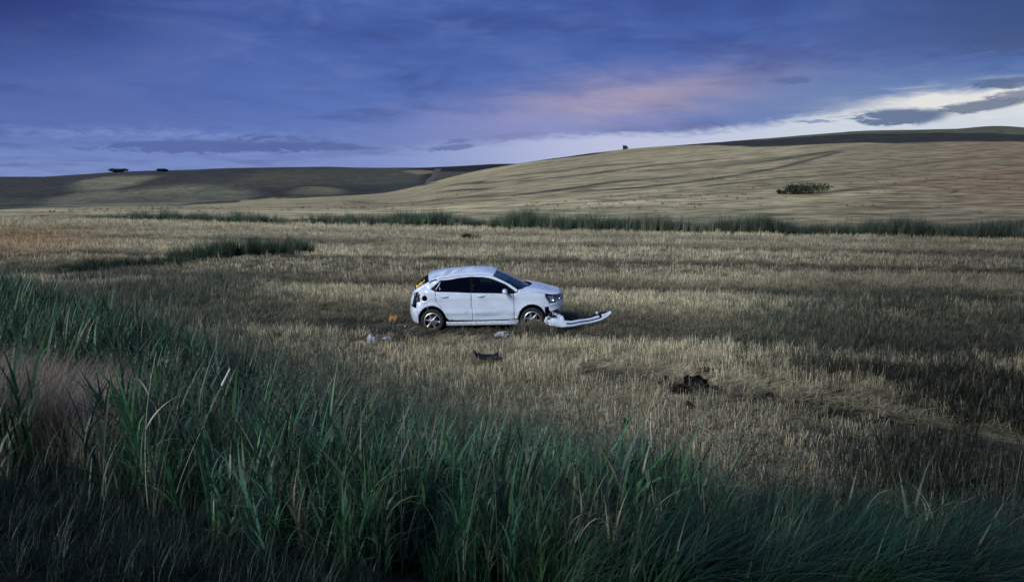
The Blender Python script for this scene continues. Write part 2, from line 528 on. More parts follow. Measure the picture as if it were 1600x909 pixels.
    fd_ = sst(y, np.interp(q, [-.2, -.094, -.05, 0.0, .05, .09], [470, 420, 400, 262, 235, 228]), np.interp(q, [-.2, -.094, -.05, 0.0, .05, .09], [474, 424, 404, 266, 240, 233])) * sst(q, -.165, -.150) * (1 - sst(q, .10, .14))
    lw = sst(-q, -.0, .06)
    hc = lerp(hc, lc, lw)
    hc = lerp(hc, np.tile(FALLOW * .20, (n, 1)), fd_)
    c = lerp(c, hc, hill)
    # warm dry patch far left of the near field
    wp = np.exp(-(((q + .66) / .10) ** 2 + ((y - 43) / 9) ** 2))
    c = lerp(c, np.tile(np.array(lin((172, 138, 98))), (n, 1)), wp * .75)
    dark_r = sst(q, .34, .70) * (1 - sst(y, 40, 60))  # same fall-off to the right, painted into the ground colour
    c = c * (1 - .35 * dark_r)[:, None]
    ditch = np.exp(-((y - dy - 1) / 2.4) ** 2)
    c = lerp(c, np.tile(WEED * .8, (n, 1)), ditch)
    return c


def build_ground():
    ys = list(np.linspace(-60, 0, 16)[:-1]) + list(np.arange(0, 8, .10))
    v = 8.0
    while v < 700:
        ys.append(v)
        v *= 1.0100
    ys += [760, 850, 950, 1200, 1700, 2600, 4000]
    ys = np.array(ys)
    qs = np.concatenate([np.linspace(-1.9, -.82, 24)[:-1], np.linspace(-.82, .82, 640), np.linspace(.82, 1.9, 24)[1:]])
    QQ, YY = np.meshgrid(qs, ys)
    XX = QQ * (np.abs(YY) + 4.0 * np.exp(-np.abs(YY) / 12.0))
    x, y = XX.ravel(), YY.ravel()
    z = height(x, y)
    nx, ny = len(qs), len(ys)
    co = np.stack([x, y, z], 1).astype(np.float32)
    i = np.arange(nx * ny).reshape(ny, nx)
    f = np.stack([i[:-1, :-1], i[:-1, 1:], i[1:, 1:], i[1:, :-1]], -1).reshape(-1, 4)
    me = bpy.data.meshes.new("ground")
    me.vertices.add(len(co))
    me.vertices.foreach_set('co', co.ravel())
    me.loops.add(f.size)
    me.loops.foreach_set('vertex_index', f.ravel().astype(np.int32))
    me.polygons.add(len(f))
    me.polygons.foreach_set('loop_start', np.arange(0, f.size, 4, dtype=np.int32))
    me.polygons.foreach_set('use_smooth', np.ones(len(f), bool))
    me.update()
    c = ground_col(x, y)
    a = me.color_attributes.new('land', 'FLOAT_COLOR', 'POINT')
    a.data.foreach_set('color', np.concatenate([c, np.ones((len(c), 1))], 1).astype(np.float32).ravel())
    m, q = mat_new("field earth")
    at = q.n('ShaderNodeAttribute', attribute_name='land')
    geo = q.n('ShaderNodeNewGeometry')
    s = q.n('ShaderNodeSeparateXYZ')
    q.lk(geo.outputs['Position'], s.inputs[0])
    dist = s.outputs[1]
    # grain that grows with distance so it stays readable on the hills
    g1 = q.noise(geo.outputs['Position'], 9.0, 5, 0.7)
    g2 = q.noise(q.xyz(q.m('MULTIPLY', s.outputs[0], .35), s.outputs[1], s.outputs[2]), 0.8, 6, 0.65)
    g3 = q.noise(q.xyz(q.m('MULTIPLY', s.outputs[0], .35), s.outputs[1], s.outputs[2]), 0.30, 9, 0.78)
    k = q.mix(q.ss(dist, 20, 50), q.xyz(g1, g1, g1), q.xyz(g2, g2, g2))
    k = q.mix(q.ss(dist, 90, 200), k, q.mix(0.5, q.xyz(g3, g3, g3), q.xyz(g2, g2, g2)))
    sx = q.n('ShaderNodeSeparateXYZ')
    q.lk(k, sx.inputs[0])
    mul = q.ss(sx.outputs[0], .28, .72, .36, 1.64)
    col = q.mix(1.0, at.outputs[0], q.xyz(mul, mul, mul), 'MULTIPLY')
    b = q.n('ShaderNodeBsdfPrincipled')
    q.lk(col, b.inputs['Base Color'])
    b.inputs['Roughness'].default_value = 0.95
    b.inputs['Specular IOR Level'].default_value = 0.1
    bp = q.n('ShaderNodeBump')
    bp.inputs['Strength'].default_value = 0.6
    bp.inputs['Distance'].default_value = 0.06
    q.lk(g1, bp.inputs['Height'])
    q.lk(bp.outputs[0], b.inputs['Normal'])
    o = q.n('ShaderNodeOutputMaterial')
    q.lk(b.outputs[0], o.inputs[0])
    me.materials.append(m)
    ob = bpy.data.objects.new("ground", me)
    COL.objects.link(ob)
    tag(ob, "rolling farmland of cut stubble with dark fallow hills behind", None, None, 'structure')
    return ob


build_ground()


tp = [(-43.4, 446.0), (-43.0, 433.7), (-41.1, 403.6), (-38.5, 348.1), (-34.5, 300.0), (-31.0, 262.0), (-24.0, 236.0)]
tv, tf_ = [], []
tpp = []
for (ax, ay), (bx, by) in zip(tp, tp[1:]):
    for i in range(8): tpp.append((ax + (bx - ax) * i / 8, ay + (by - ay) * i / 8))
for i, (cx, cy) in enumerate(tpp):
    for o_ in (-2.3, -1.5, -.6, .6, 1.5, 2.3):
        xx = cx + o_ + .5 * math.sin(i * .8)
        tv.append((xx, cy, H1(xx, cy) + (.16 if abs(o_) < 2 else -.1) - (.12 if abs(o_) == 1.5 else 0)))
for i in range(len(tpp) - 1):
    for j in range(5): tf_.append((i * 6 + j, i * 6 + j + 1, (i + 1) * 6 + j + 1, (i + 1) * 6 + j))
tag(mesh_obj("farm_track", tv, tf_, principled("track dirt", (.085, .070, .055), .95, grime=.8, gscale=.5, gcol=(.18, .155, .12))), None, None, None, 'structure')


# ------------------------------------------------------------------ vegetation material and scatter
def plant_mat(name, trans=0.25, rough=0.6, spec=0.25):
    m, q = mat_new(name)
    ti = q.n('ShaderNodeAttribute', attribute_name='tint', attribute_type='INSTANCER')
    bc = q.n('ShaderNodeAttribute', attribute_name='bc', attribute_type='GEOMETRY')
    col = q.mix(1.0, ti.outputs[0], bc.outputs[0], 'MULTIPLY')
    b = q.n('ShaderNodeBsdfPrincipled')
    b.inputs['Roughness'].default_value = rough
    b.inputs['Specular IOR Level'].default_value = spec
    q.lk(col, b.inputs['Base Color'])
    tr = q.n('ShaderNodeBsdfTranslucent')
    q.lk(col, tr.inputs[0])
    mx = q.n('ShaderNodeMixShader')
    mx.inputs[0].default_value = trans
    q.lk(b.outputs[0], mx.inputs[1])
    q.lk(tr.outputs[0], mx.inputs[2])
    o = q.n('ShaderNodeOutputMaterial')
    q.lk(mx.outputs[0], o.inputs[0])
    return m


M_STRAW = plant_mat("dry straw", .15, .8, .15)
M_LEAF = plant_mat("green blade", .30, .45, .35)


class Tuft:
    """a clump of ribbon blades gathered in one mesh, with a colour per blade"""

    def __init__(s):
        s.v, s.f, s.c = [], [], []

    def blade(s, x, y, h, w, az, lean, curve, segs=3, col=(1, 1, 1), z0=0.0, roll=None, taper=1.0, belly=0.0):
        roll = az + math.pi / 2 + random.uniform(-.5, .5) if roll is None else roll
        sx, sy = math.cos(roll), math.sin(roll)
        dx, dy = math.cos(az), math.sin(az)
        px, py, pz = x, y, z0
        ang = lean
        st = h / segs
        base = len(s.v)
        for i in range(segs + 1):
            u = i / segs
            ww = w * ((1 - u ** 1.6) * taper + (1 - taper)) * (1 + belly * math.sin(math.pi * min(1, u * 1.4))) * .5
            if i == segs and taper > .9:
                s.v.append((px, py, pz))
                s.c.append(col)
            else:
                s.v += [(px - sx * ww, py - sy * ww, pz), (px + sx * ww, py + sy * ww, pz)]
                s.c += [col, col]
            px += dx * math.sin(ang) * st
            py += dy * math.sin(ang) * st
            pz += math.cos(ang) * st
            ang += curve / segs
        for i in range(segs):
            a = base + 2 * i
            if i == segs - 1 and taper > .9:
                s.f.append((a, a + 1, a + 2))
            else:
                s.f.append((a, a + 1, a + 3, a + 2))
        return px, py, pz

    def build(s, name, mat, link=False, parent=None):
        me = bpy.data.meshes.new(name)
        me.from_pydata(s.v, [], s.f)
        a = me.color_attributes.new('bc', 'FLOAT_COLOR', 'POINT')
        a.data.foreach_set('color', np.array([(*c, 1) for c in s.c], np.float32).ravel())
        me.materials.append(mat)
        o = bpy.data.objects.new(name, me)
        if link: COL.objects.link(o)
        if parent: o.parent = parent
        return o


def rc(base=1.0, var=.25, hue=.06):
    v = base * (1 + random.uniform(-var, var))
    return (v * (1 + random.uniform(-hue, hue)), v, v * (1 + random.uniform(-hue, hue)))


def protos(name, maker, n):
    c = bpy.data.collections.new(name)
    for i in range(n):
        c.objects.link(maker())
    return c


def mk_stubble(n=13, r=.15, h=(.10, .21), w=.0075):
    def f():
        tf = Tuft()
        for _ in range(n):
            a = random.uniform(0, 6.28)
            d = r * math.sqrt(random.random())
            hh = random.uniform(*h) * (1 if random.random() < .85 else 1.35)
            dead = random.random()
            tf.blade(math.cos(a) * d, math.sin(a) * d, hh, w * random.uniform(.7, 1.4), random.uniform(0, 6.28), abs(random.gauss(0, .22)), random.gauss(0, .15),
                     1, rc(1.0 if dead < .8 else .55, .35), roll=random.uniform(0, 3.14), taper=.35)
        for _ in range(n // 3):      # fallen leaves and broken straws
            a = random.uniform(0, 6.28)
            d = r * 1.2 * math.sqrt(random.random())
            tf.blade(math.cos(a) * d, math.sin(a) * d, random.uniform(.06, .2), w * random.uniform(.8, 1.6), random.uniform(0, 6.28), random.uniform(.9, 1.5), .4, 2,
                     rc(.85, .4), z0=random.uniform(0.01, .10), taper=.6)
        return tf.build("stubble_tuft", M_STRAW)
    return f


def mk_litter():
    tf = Tuft()
    for _ in range(26):
        a = random.uniform(0, 6.28)
        d = .26 * math.sqrt(random.random())
        tf.blade(math.cos(a) * d, math.sin(a) * d, random.uniform(.12, .4), .008 * random.uniform(.7, 1.6), random.gauss(.1, .9), random.uniform(1.25, 1.58), random.uniform(-.1, .4), 2,
                 rc(.95, .35), z0=random.uniform(0.01, .07), taper=.5)
    return tf.build("straw_litter", M_STRAW)


def mk_weed(h=(.18, .42), n=12, w=.014):
    def f():
        tf = Tuft()
        for _ in range(n):
            a = random.uniform(0, 6.28)
            d = .10 * math.sqrt(random.random())
            tf.blade(math.cos(a) * d, math.sin(a) * d, random.uniform(*h), w * random.uniform(.6, 1.3), a + random.gauss(0, .6), random.uniform(.05, .55), random.uniform(.1, 1.1), 3,
                     rc(1, .3, .1), belly=.4)
        return tf.build("weed_tuft", M_LEAF)
    return f


def mk_reed(lean=0.0, h=(.80, 1.20), broad=.0175):
    def f():
        tf = Tuft()
        for k in range(3):
            bx, by = random.gauss(0, .045), random.gauss(0, .045)
            H = random.uniform(*h)
            az = random.gauss(0, 1.6) if lean < .2 else random.gauss(0, .35)
            ln = abs(random.gauss(lean, .10))
            tone = rc(1, .22, .08)
            tf.blade(bx, by, H * .8, .008, az, ln, .12, 4, tone, taper=.5)
            for j in range(7):
                u = .05 + .13 * j + random.uniform(-.05, .05)
                z0 = H * .8 * u * math.cos(ln)
                ox = math.cos(az) * math.sin(ln) * H * .8 * u
                oy = math.sin(az) * math.sin(ln) * H * .8 * u
                la = random.uniform(0, 6.28) if lean < .2 else random.gauss(az, .8)
                L = random.uniform(.32, .62)
                bl = random.uniform(.08, .40)
                cv = random.choice([.25, .5, .9, 1.5, 2.0]) * random.uniform(.7, 1.2)
                cc = rc(random.choice([.6, .9, 1, 1.3, 1.7]), .20, .10)
                if random.random() < .04: cc = (2.6, 2.1, 1.8)
                tf.blade(bx + ox, by + oy, L, broad * random.uniform(.6, 1.2), la, bl + ln, cv, 6, cc, z0=z0, belly=.5)
        return tf.build("reed_plant", M_LEAF)
    return f


def mk_fine(lean, n=34, h=(.55, .95), w=.006, mat=None, spread=.5, curve=(.5, 1.5)):
    def f():
        tf = Tuft()
        for _ in range(n):
            a = random.uniform(0, 6.28)
            d = .12 * math.sqrt(random.random())
            az = random.gauss(0, spread)
            tf.blade(math.cos(a) * d, math.sin(a) * d, random.uniform(*h), w * random.uniform(.6, 1.4), az, random.uniform(0, lean), random.uniform(*curve), 6, rc(1, .35, .08))
        return tf.build("fine_grass", mat or M_LEAF)
    return f


def mk_headed():
    """wild grass with nodding seed heads"""
    tf = Tuft()
    for _ in range(4):
        az = random.gauss(.3, .8)
        bx, by = random.gauss(0, .08), random.gauss(0, .08)
        c = rc(1.15, .2)
        x, y, z = tf.blade(bx, by, random.uniform(.85, 1.2), .005, az, .08, .45, 5, c, taper=.4)
        for _ in range(12):
            u = random.uniform(0, .18)
            tf.blade(x - math.cos(az) * u * .4, y - math.sin(az) * u * .4, random.uniform(.03, .06), .008, random.uniform(0, 6.28), random.uniform(.3, 1.4), .8, 2, rc(1.5, .3), z0=z - u)
        for _ in range(3):
            tf.blade(bx, by, random.uniform(.35, .6), .010, random.uniform(0, 6.28), .2, 1.2, 5, rc(1, .3), z0=random.uniform(0, .4))
    return tf.build("headed_grass", M_LEAF)


def scatter(name, label, cat, x, y, z, az, scale, tint, coll, tilt=None, kind='stuff'):
    n = len(x)
    me = bpy.data.meshes.new(name)
    me.vertices.add(n)
    me.vertices.foreach_set('co', np.stack([x, y, z], 1).astype(np.float32).ravel())
    rot = np.zeros((n, 3), np.float32)
    rot[:, 2] = az
    if tilt is not None:
        rot[:, 0] = tilt[0]
        rot[:, 1] = tilt[1]
    for nm, d in (('rot', rot), ('scl', np.asarray(scale, np.float32))):
        a = me.attributes.new(nm, 'FLOAT_VECTOR', 'POINT')
        a.data.foreach_set('vector', d.ravel())
    a = me.attributes.new('tint', 'FLOAT_COLOR', 'POINT')
    a.data.foreach_set('color', np.concatenate([tint, np.ones((n, 1))], 1).astype(np.float32).ravel())
    a = me.attributes.new('pick', 'INT', 'POINT')
    a.data.foreach_set('value', rng.integers(0, 1000, n).astype(np.int32))
    o = bpy.data.objects.new(name, me)
    COL.objects.link(o)
    g = bpy.data.node_groups.new(name + "_grow", 'GeometryNodeTree')
    g.interface.new_socket('Geometry', in_out='INPUT', socket_type='NodeSocketGeometry')
    g.interface.new_socket('Geometry', in_out='OUTPUT', socket_type='NodeSocketGeometry')
    gi, go = g.nodes.new('NodeGroupInput'), g.nodes.new('NodeGroupOutput')
    ci = g.nodes.new('GeometryNodeCollectionInfo')
    ci.inputs['Collection'].default_value = coll
    ci.inputs['Separate Children'].default_value = True
    ci.inputs['Reset Children'].default_value = True
    ip = g.nodes.new('GeometryNodeInstanceOnPoints')
    ip.inputs['Pick Instance'].default_value = True

    def na(nm, dt):
        nd = g.nodes.new('GeometryNodeInputNamedAttribute')
        nd.data_type = dt
        nd.inputs['Name'].default_value = nm
        return nd.outputs['Attribute']
    g.links.new(gi.outputs[0], ip.inputs['Points'])
    g.links.new(ci.outputs[0], ip.inputs['Instance'])
    g.links.new(na('pick', 'INT'), ip.inputs['Instance Index'])
    g.links.new(na('rot', 'FLOAT_VECTOR'), ip.inputs['Rotation'])
    g.links.new(na('scl', 'FLOAT_VECTOR'), ip.inputs['Scale'])
    g.links.new(ip.outputs[0], go.inputs[0])
    md = o.modifiers.new("grow", 'NODES')
    md.node_group = g
    tag(o, label, cat, None, kind)
    return o


def sample(n, y0, y1, q0=-.80, q1=.80, pad=1.5):
    """random ground points inside the wedge the viewer looks into"""
    y = np.sqrt(rng.random(n) * (y1 ** 2 - y0 ** 2) + y0 ** 2)
    q = q0 + (q1 - q0) * rng.random(n)
    x = q * (y + pad)
    return x, y


def in_car(x, y, grow=0.0):
    return (np.abs(x + .65) < 1.95 + grow) & (np.abs(y - 18.8) < .80 + grow)


SKID = [(-1.2, 16.6), (.6, 15.3), (2.3, 14.4), (4.1, 13.7), (5.8, 12.2), (7.5, 10.4), (9, 9)]
SCAR = [(1.8, 13.9), (3.4, 13.0), (4.9, 12.2), (6.2, 10.9), (7.6, 9.3)]


def crushed(x, y):
    a = np.exp(-(((x + 1.9) / 2.9) ** 4 + ((y - 16.95) / .78) ** 4)) + np.exp(-(((x + 4.0) / 1.3) ** 2 + ((y - 18.8) / .8) ** 2))
    for cx, cy, rr in ((-.5, 14.62, .42), (3.3, 13.15, .36), (2.95, 12.6, .28), (-.24, 17.3, .3), (-3.2, 16.35, .30)):
        a = a + np.exp(-(((x - cx) / rr) ** 4 + ((y - cy) / rr) ** 4))
    return np.clip(a + .95 * near_line(x, y, SKID, .42) + .95 * near_line(x, y, SCAR, .52), 0, 1)


def dim_right(x, y):  # light fall-off toward the right edge, put into the plant tints
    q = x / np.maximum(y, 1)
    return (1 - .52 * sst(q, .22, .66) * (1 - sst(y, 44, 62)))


# --- stubble
def stubble(name, label, n, y0, y1, coll, hs=1.0):
    x, y = sample(n, y0, y1)
    L, W = swath(x, y)
    wd = weed_amt(x, y)
    dens = (0.12 + .88 * L) * (1 - .85 * wd) * (1 - .95 * crushed(x, y))
    e = tall_edge(x)
    dens = dens * sst(y, e - .6, e + 1.5)
    slope = .17 * (x - 5) + .0035 * np.clip(x, 0, 99) ** 2
    rowy = np.round((y + slope) / .32) * .32 - slope + rng.normal(0, .035, len(x))
    y = np.where((rng.random(len(x)) < .75) & (y < 40), rowy, y)
    k = (rng.random(len(x)) < dens) & ~in_car(x, y, .02) & (y < ditch_y(x, y) - 1)
    # straw grows a little in front of the front wheel, keep
    x, y, L = x[k], y[k], L[k]
    n = len(x)
    s = hs * (.65 + .45 * L) * rng.uniform(.65, 1.25, n) * np.where(rng.random(n) < .10, 1.5, 1.0)
    patch = fbm(x, y, .35, 33, 3)
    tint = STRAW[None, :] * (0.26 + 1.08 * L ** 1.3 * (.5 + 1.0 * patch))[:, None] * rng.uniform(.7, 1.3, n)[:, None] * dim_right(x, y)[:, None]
    grey = rng.random(n)[:, None] * .35
    tint = tint * (1 - grey) + tint.mean(1)[:, None] * np.array([.92, 1.0, .95])[None, :] * grey
    q = x / y
    warm = np.exp(-(((q + .66) / .12) ** 2 + ((y - 42) / 11) ** 2))[:, None]
    tint = tint * (1 - warm * .6) + np.array(lin((176, 140, 98)))[None, :] * warm * .6
    return scatter(name, label, "stubble", x, y, height(x, y) - .01, rng.uniform(0, 6.28, n),
                   np.stack([np.full(n, 1.0), np.full(n, 1.0), s], 1), tint, coll,
                   tilt=(rng.normal(0, .06, n), rng.normal(0, .06, n)))


C_NEAR = protos("stubble tufts", mk_stubble(), 9)
C_FAR = protos("coarse stubble tufts", mk_stubble(12, .26, (.11, .22), .014), 6)
stubble("near_stubble", "pale cut straw stubble in the near half of the field around the car", 34000, 7.5, 27, C_NEAR)
stubble("far_stubble", "thin rows of cut straw stubble in the far half of the field", 30000, 26, 62, C_FAR, .95)

# --- flattened straw
C_LIT = protos("straw litter", mk_litter, 6)
x, y = sample(26000, 8, 34)
L, W = swath(x, y)
k = (rng.random(len(x)) < (.26 + .34 * L + .95 * near_line(x, y, SKID, .40)) * (1 - .8 * np.clip(crushed(x, y) - near_line(x, y, SKID, .40), 0, 1)) * (1 - .8 * weed_amt(x, y))) & ~in_car(x, y, -.1) & (y > tall_edge(x))
x, y, L = x[k], y[k], L[k]
n = len(x)
sk_ = near_line(x, y, SKID, .45)
scatter("straw_litter", "loose flattened straw lying on the soil between the stubble and along the skid track", "straw", x, y, height(x, y), rng.normal(-.45, .7, n),
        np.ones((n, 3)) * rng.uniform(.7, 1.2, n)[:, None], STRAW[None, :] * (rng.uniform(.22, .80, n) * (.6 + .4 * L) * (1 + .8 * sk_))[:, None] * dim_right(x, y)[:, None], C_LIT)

# --- low weeds through the stubble
C_WEED = protos("weeds", mk_weed(), 8)
x, y = sample(72000, 6.5, 36)
L, W = swath(x, y)
wa = weed_amt(x, y)
patch = fbm(x, y, .7, 91, 3)
dens = np.clip(.85 * wa + .55 * W * sst(patch, .45, .62) + .03, 0, 1) * (1 - .96 * crushed(x, y))
k = (rng.random(len(x)) < dens) & ~in_car(x, y, .05) & (y > tall_edge(x) - 1.5)
x, y, wa = x[k], y[k], wa[k]
n = len(x)
mixf = rng.random(n)[:, None]
tint = np.array([.085, .115, .072])[None, :] * (1 - mixf) + np.array([.24, .24, .16])[None, :] * mixf
tint = tint * rng.uniform(.6, 1.3, n)[:, None] * dim_right(x, y)[:, None] * (1 - .62 * sst(x / y, .22, .45) * (1 - sst(y, 13, 18)))[:, None]  # weed tint dimmed once more in the lower right corner
sc_ = (.45 + .75 * wa) * rng.uniform(.7, 1.25, n)
scatter("field_weeds", "short grey-green weeds growing up through the stubble", "weeds", x, y, height(x, y) - .01, rng.uniform(0, 6.28, n),
        np.stack([np.ones(n) * .95, np.ones(n) * .95, sc_], 1), tint, C_WEED)

x, y = rng.normal(.48, .25, 120), rng.normal(17.58, .16, 120)
k = (y < 17.93) & (y > 17.0)
x, y = x[k], y[k]
n = len(x)
s = rng.uniform(.6, 1.45, n)
mixf = rng.random(n)[:, None]
scatter("wheel_weeds", "clump of straw and grey-green weeds in front of the front wheel of the car", "weeds", x, y, height(x, y) - .01, rng.uniform(0, 6.28, n), np.stack([s * .9, s * .9, s], 1),
        (np.array([.12, .135, .085])[None, :] * mixf + np.array([.30, .27, .19])[None, :] * (1 - mixf)) * rng.uniform(.6, 1.2, n)[:, None], C_WEED)

# --- tall roadside grass
C_REED = protos("reeds", mk_reed(), 10)
x, y = sample(23000, 4.2, 20.5, -.86, .86, 1.2)
e = tall_edge(x)
qq = x / (y + .01)
bare = .94 * (1 - sst(y, 4.5, 7.0)) * sst(-qq + .10 * (fbm(x, y, 1.0, 66) - .5), .28, .46)
rightdark = sst(qq, .16, .36)
tan_patch = np.exp(-(((x + 5.9) / 1.5) ** 4 + ((y - 8.3) / 1.5) ** 4))
tanzone = (1 - sst(y, 8.9, 9.9)) * sst(-qq, .50, .57)
gaps = .38 + .62 * sst(fbm(x, y, .85, 44, 3), .36, .56)
dens = (1 - sst(y, e - 1.2, e + .3)) * (1 - bare) * (1 - .95 * rightdark) * (1 - .97 * tanzone) * np.where(y < 10, gaps, .8)
k = rng.random(len(x)) < dens
x, y, e = x[k], y[k], e[k]
n = len(x)
hh = (1.05 - .40 * sst(y, e - 1.6, e + .3)) * rng.uniform(.75, 1.12, n)
hh = hh * (1 + .18 * sst(-x, 2, 6)) * (.62 + .38 * sst(y, 4.0, 5.6)) * .96
clump = fbm(x, y, .85, 44, 3)
tint = np.array([.034, .088, .044])[None, :] * (rng.uniform(.40, 1.5, n) * (.30 + 1.5 * clump) * (1 + .5 * np.exp(-(((x - .3) / 2.2) ** 2 + ((y - 6.2) / 2.0) ** 2))))[:, None] * (1 + rng.normal(0, .14, (n, 3)))
pale = (rng.random(n) < .13)[:, None]
tint = np.where(pale, np.array([.17, .17, .11])[None, :], tint)
edge = sst(y, e - 2.2, e)[:, None] * .55
tint = tint * (1 - edge) + np.array([.13, .14, .085])[None, :] * edge
scatter("tall_green_grass", "tall broad-leaved green grass on the roadside bank in the foreground", "tall grass", x, y, height(x, y) - .02, rng.uniform(0, 6.28, n),
        np.stack([hh, hh, hh], 1), np.clip(tint, 0.005, 1), C_REED, tilt=(rng.normal(0, .08, n), rng.normal(.05, .08, n)))

C_UP = protos("under grass", mk_fine(.45, 30, (.45, 1.05), .008, None, 1.3, (.3, 1.7)), 8)
x, y = sample(21000, 4.4, 20, -.84, .45, 1)
e = tall_edge(x)
qq = x / y
k = rng.random(len(x)) < (1 - sst(y, e - .2, e + 2.0)) * (1 - (1 - sst(y, 4.9, 6.6)) * sst(-qq, .30, .42)) * (1 - sst(qq, .22, .40)) * (1 - .97 * (1 - sst(y, 8.9, 9.9)) * sst(-qq, .50, .57)) * .8
x, y, e = x[k], y[k], e[k]
n = len(x)
s = rng.uniform(.65, 1.1, n) * (1 - .45 * sst(y, e - 1.5, e + 1.2)) * (.7 + .3 * sst(y, 4.4, 6))
f_ = sst(y, e - 2.0, e + .8)[:, None] * rng.random(n)[:, None]
tint = np.array([.024, .070, .036])[None, :] * (1 - f_) + np.array([.15, .17, .10])[None, :] * f_
scatter("under_grass", "dense dark green grass filling between the broad-leaved plants of the bank", "tall grass", x, y, height(x, y) - .02, rng.uniform(0, 6.28, n), np.stack([s, s, s], 1),
        tint * (rng.uniform(.5, 1.7, n) * (.35 + 1.5 * fbm(x, y, .7, 46, 3)))[:, None], C_UP)

# --- swept fine grass on the right of the bank
C_FINE = protos("fine grass", mk_fine(.85, 26, (.45, 1.15), .013, None, .6, (.5, 2.0)), 10)
x, y = sample(5200, 3.8, 8.6, -.05, .95, 1.5)
e = tall_edge(x)
cl = fbm(x, y, .75, 14, 3) - .45 * np.exp(-(((x - 2.0) / .75) ** 2 + ((y - 5.15) / .45) ** 2)) - .4 * np.exp(-(((x - 3.6) / .9) ** 2 + ((y - 4.6) / .5) ** 2))
k = (rng.random(len(x)) < (1 - sst(y, e - .2, e + 1.0)) * sst(x / (y + .01), .04, .20) * (.01 + .99 * sst(cl, .50, .60)) * .8)
x, y = x[k], y[k]
n = len(x)
s = rng.uniform(.55, .95, n)
s = s * (.75 + .5 * fbm(x, y, .55, 14, 3))
tint = np.array([.014, .040, .019])[None, :] * rng.uniform(.2, 2.3, n)[:, None] * (.05 + 2.1 * np.clip(fbm(x, y, .75, 14, 3) - .22, 0, 1))[:, None] * (1 + rng.normal(0, .12, (n, 3)))
tint = np.where((rng.random(n) < .04)[:, None], np.array([.10, .10, .06])[None, :], np.clip(tint, .003, 1))
scatter("swept_grass", "fine dark green grass combed over to the right beside the road", "tall grass", x, y, height(x, y) - .02, -.35 + rng.normal(0, .25, n) + (fbm(x, y, .5, 15) - .5) * 1.6,
        np.stack([s, s, s * .85], 1), tint, C_FINE)

# --- dry tan grass, left
C_TAN = protos("dry grass", mk_fine(.45, 46, (.6, 1.05), .005, M_STRAW, .9, (.3, 1.9)), 6)
x, y = sample(5200, 5.6, 10.5, -.86, -.44, .6)
k = rng.random(len(x)) < sst(-x / y + .08 * (fbm(x, y, 1.5, 6) - .5), .53, .60) * sst(y, 6.3, 7.0) * (1 - sst(y, 8.6, 9.6)) * .6
x, y = x[k], y[k]
n = len(x)
s = rng.uniform(.75, 1.15, n)
scatter("dry_tan_grass", "feathery dry tan grass at the left edge of the bank", "dry grass", x, y, height(x, y) - .02, rng.normal(.2, .6, n), np.stack([s, s, s], 1),
        np.array([.42, .35, .265])[None, :] * rng.uniform(.5, 1.2, n)[:, None], C_TAN)

# --- grass with seed heads, thin, over the whole bank
C_HEAD = protos("headed grass", mk_headed, 6)
x, y = sample(1500, 4.4, 14, -.80, .70, 1)
e = tall_edge(x)
qq = x / y
k = (y < e + .8) & (rng.random(len(x)) < (1 - .92 * (1 - sst(y, 4.8, 6.4)) * sst(-qq, .32, .46)))
x, y = x[k], y[k]
n = len(x)
s = rng.uniform(.7, 1.05, n)
scatter("seeding_grass", "wild grass with thin nodding seed heads among the green grass", "grass", x, y, height(x, y) - .02, rng.uniform(-1, 1, n), np.stack([s, s, s], 1),
        np.array([.10, .125, .085])[None, :] * (rng.uniform(.5, 1.3, n) * (1 - .6 * sst(x / y, .1, .4)))[:, None], C_HEAD)  # seed-head tint also carries the dimming to the right

# --- low growth on the dark verge at lower left
C_LOW = protos("low verge grass", mk_fine(1.0, 14, (.12, .34), .005, M_LEAF, 2.5, (.3, 1.2)), 5)
x, y = sample(3200, 3.4, 7.4, -.95, -.15, 1.5)
n = len(x)
s = rng.uniform(.5, 1.1, n)
scatter("verge_grass", "sparse low grass on the dark bare soil at the lower left", "grass", x, y, height(x, y) - .01, rng.uniform(0, 6.28, n), np.stack([s, s, s], 1),
        np.array([.013, .026, .015])[None, :] * rng.uniform(.3, 2.0, n)[:, None], C_LOW)

# --- reeds along the ditch
C_DITCH = protos("ditch reeds", mk_fine(.30, 40, (.4, 1.35), .018, M_LEAF, 2.5, (.0, .8)), 8)
xs_, ys_, hs_ = [], [], []
for i in range(8000):
    q = random.uniform(-.60, .80)
    yb = float(np.interp(q, DITCH_Q, DITCH_Y)) + random.gauss(0.6, .85)
    xs_.append(q * yb)
    ys_.append(yb)
xa, ya = np.array(xs_), np.array(ys_)
qa = xa / ya
prof = np.interp(qa, [-.6, -.5, -.36, -.30, -.2, 0, .2, .34, .47, .52, .56, .8], [.5, .8, .85, .75, .95, 1.1, 1.05, 1.05, 1.05, 1.30, 1.05, 1.1])
hv = prof * .95 * (.35 + 1.0 * fbm(xa, ya, .35, 19, 3)) * rng.uniform(.6, 1.3, len(xa))
k = rng.random(len(xa)) < np.interp(qa, [-.6, -.45, -.3, -.1, .8], [.5, .95, 1, 1, 1])
xa, ya, hv = xa[k], ya[k], hv[k]
n = len(xa)
tint = np.array([.10, .15, .095])[None, :] * rng.uniform(.4, 1.5, n)[:, None] * (1 + rng.normal(0, .08, (n, 3)))
tint = np.where((rng.random(n) < .28)[:, None], np.array([.24, .24, .16])[None, :], tint)
scatter("ditch_reeds", "dark green reeds growing in a line along the ditch at the far end of the field", "reeds", xa, ya, height(xa, ya) - .05, rng.uniform(0, 6.28, n),
        np.stack([hv * 1.1, hv * 1.1, hv], 1), np.clip(tint * dim_right(xa, ya - 8)[:, None], .01, 1), C_DITCH)


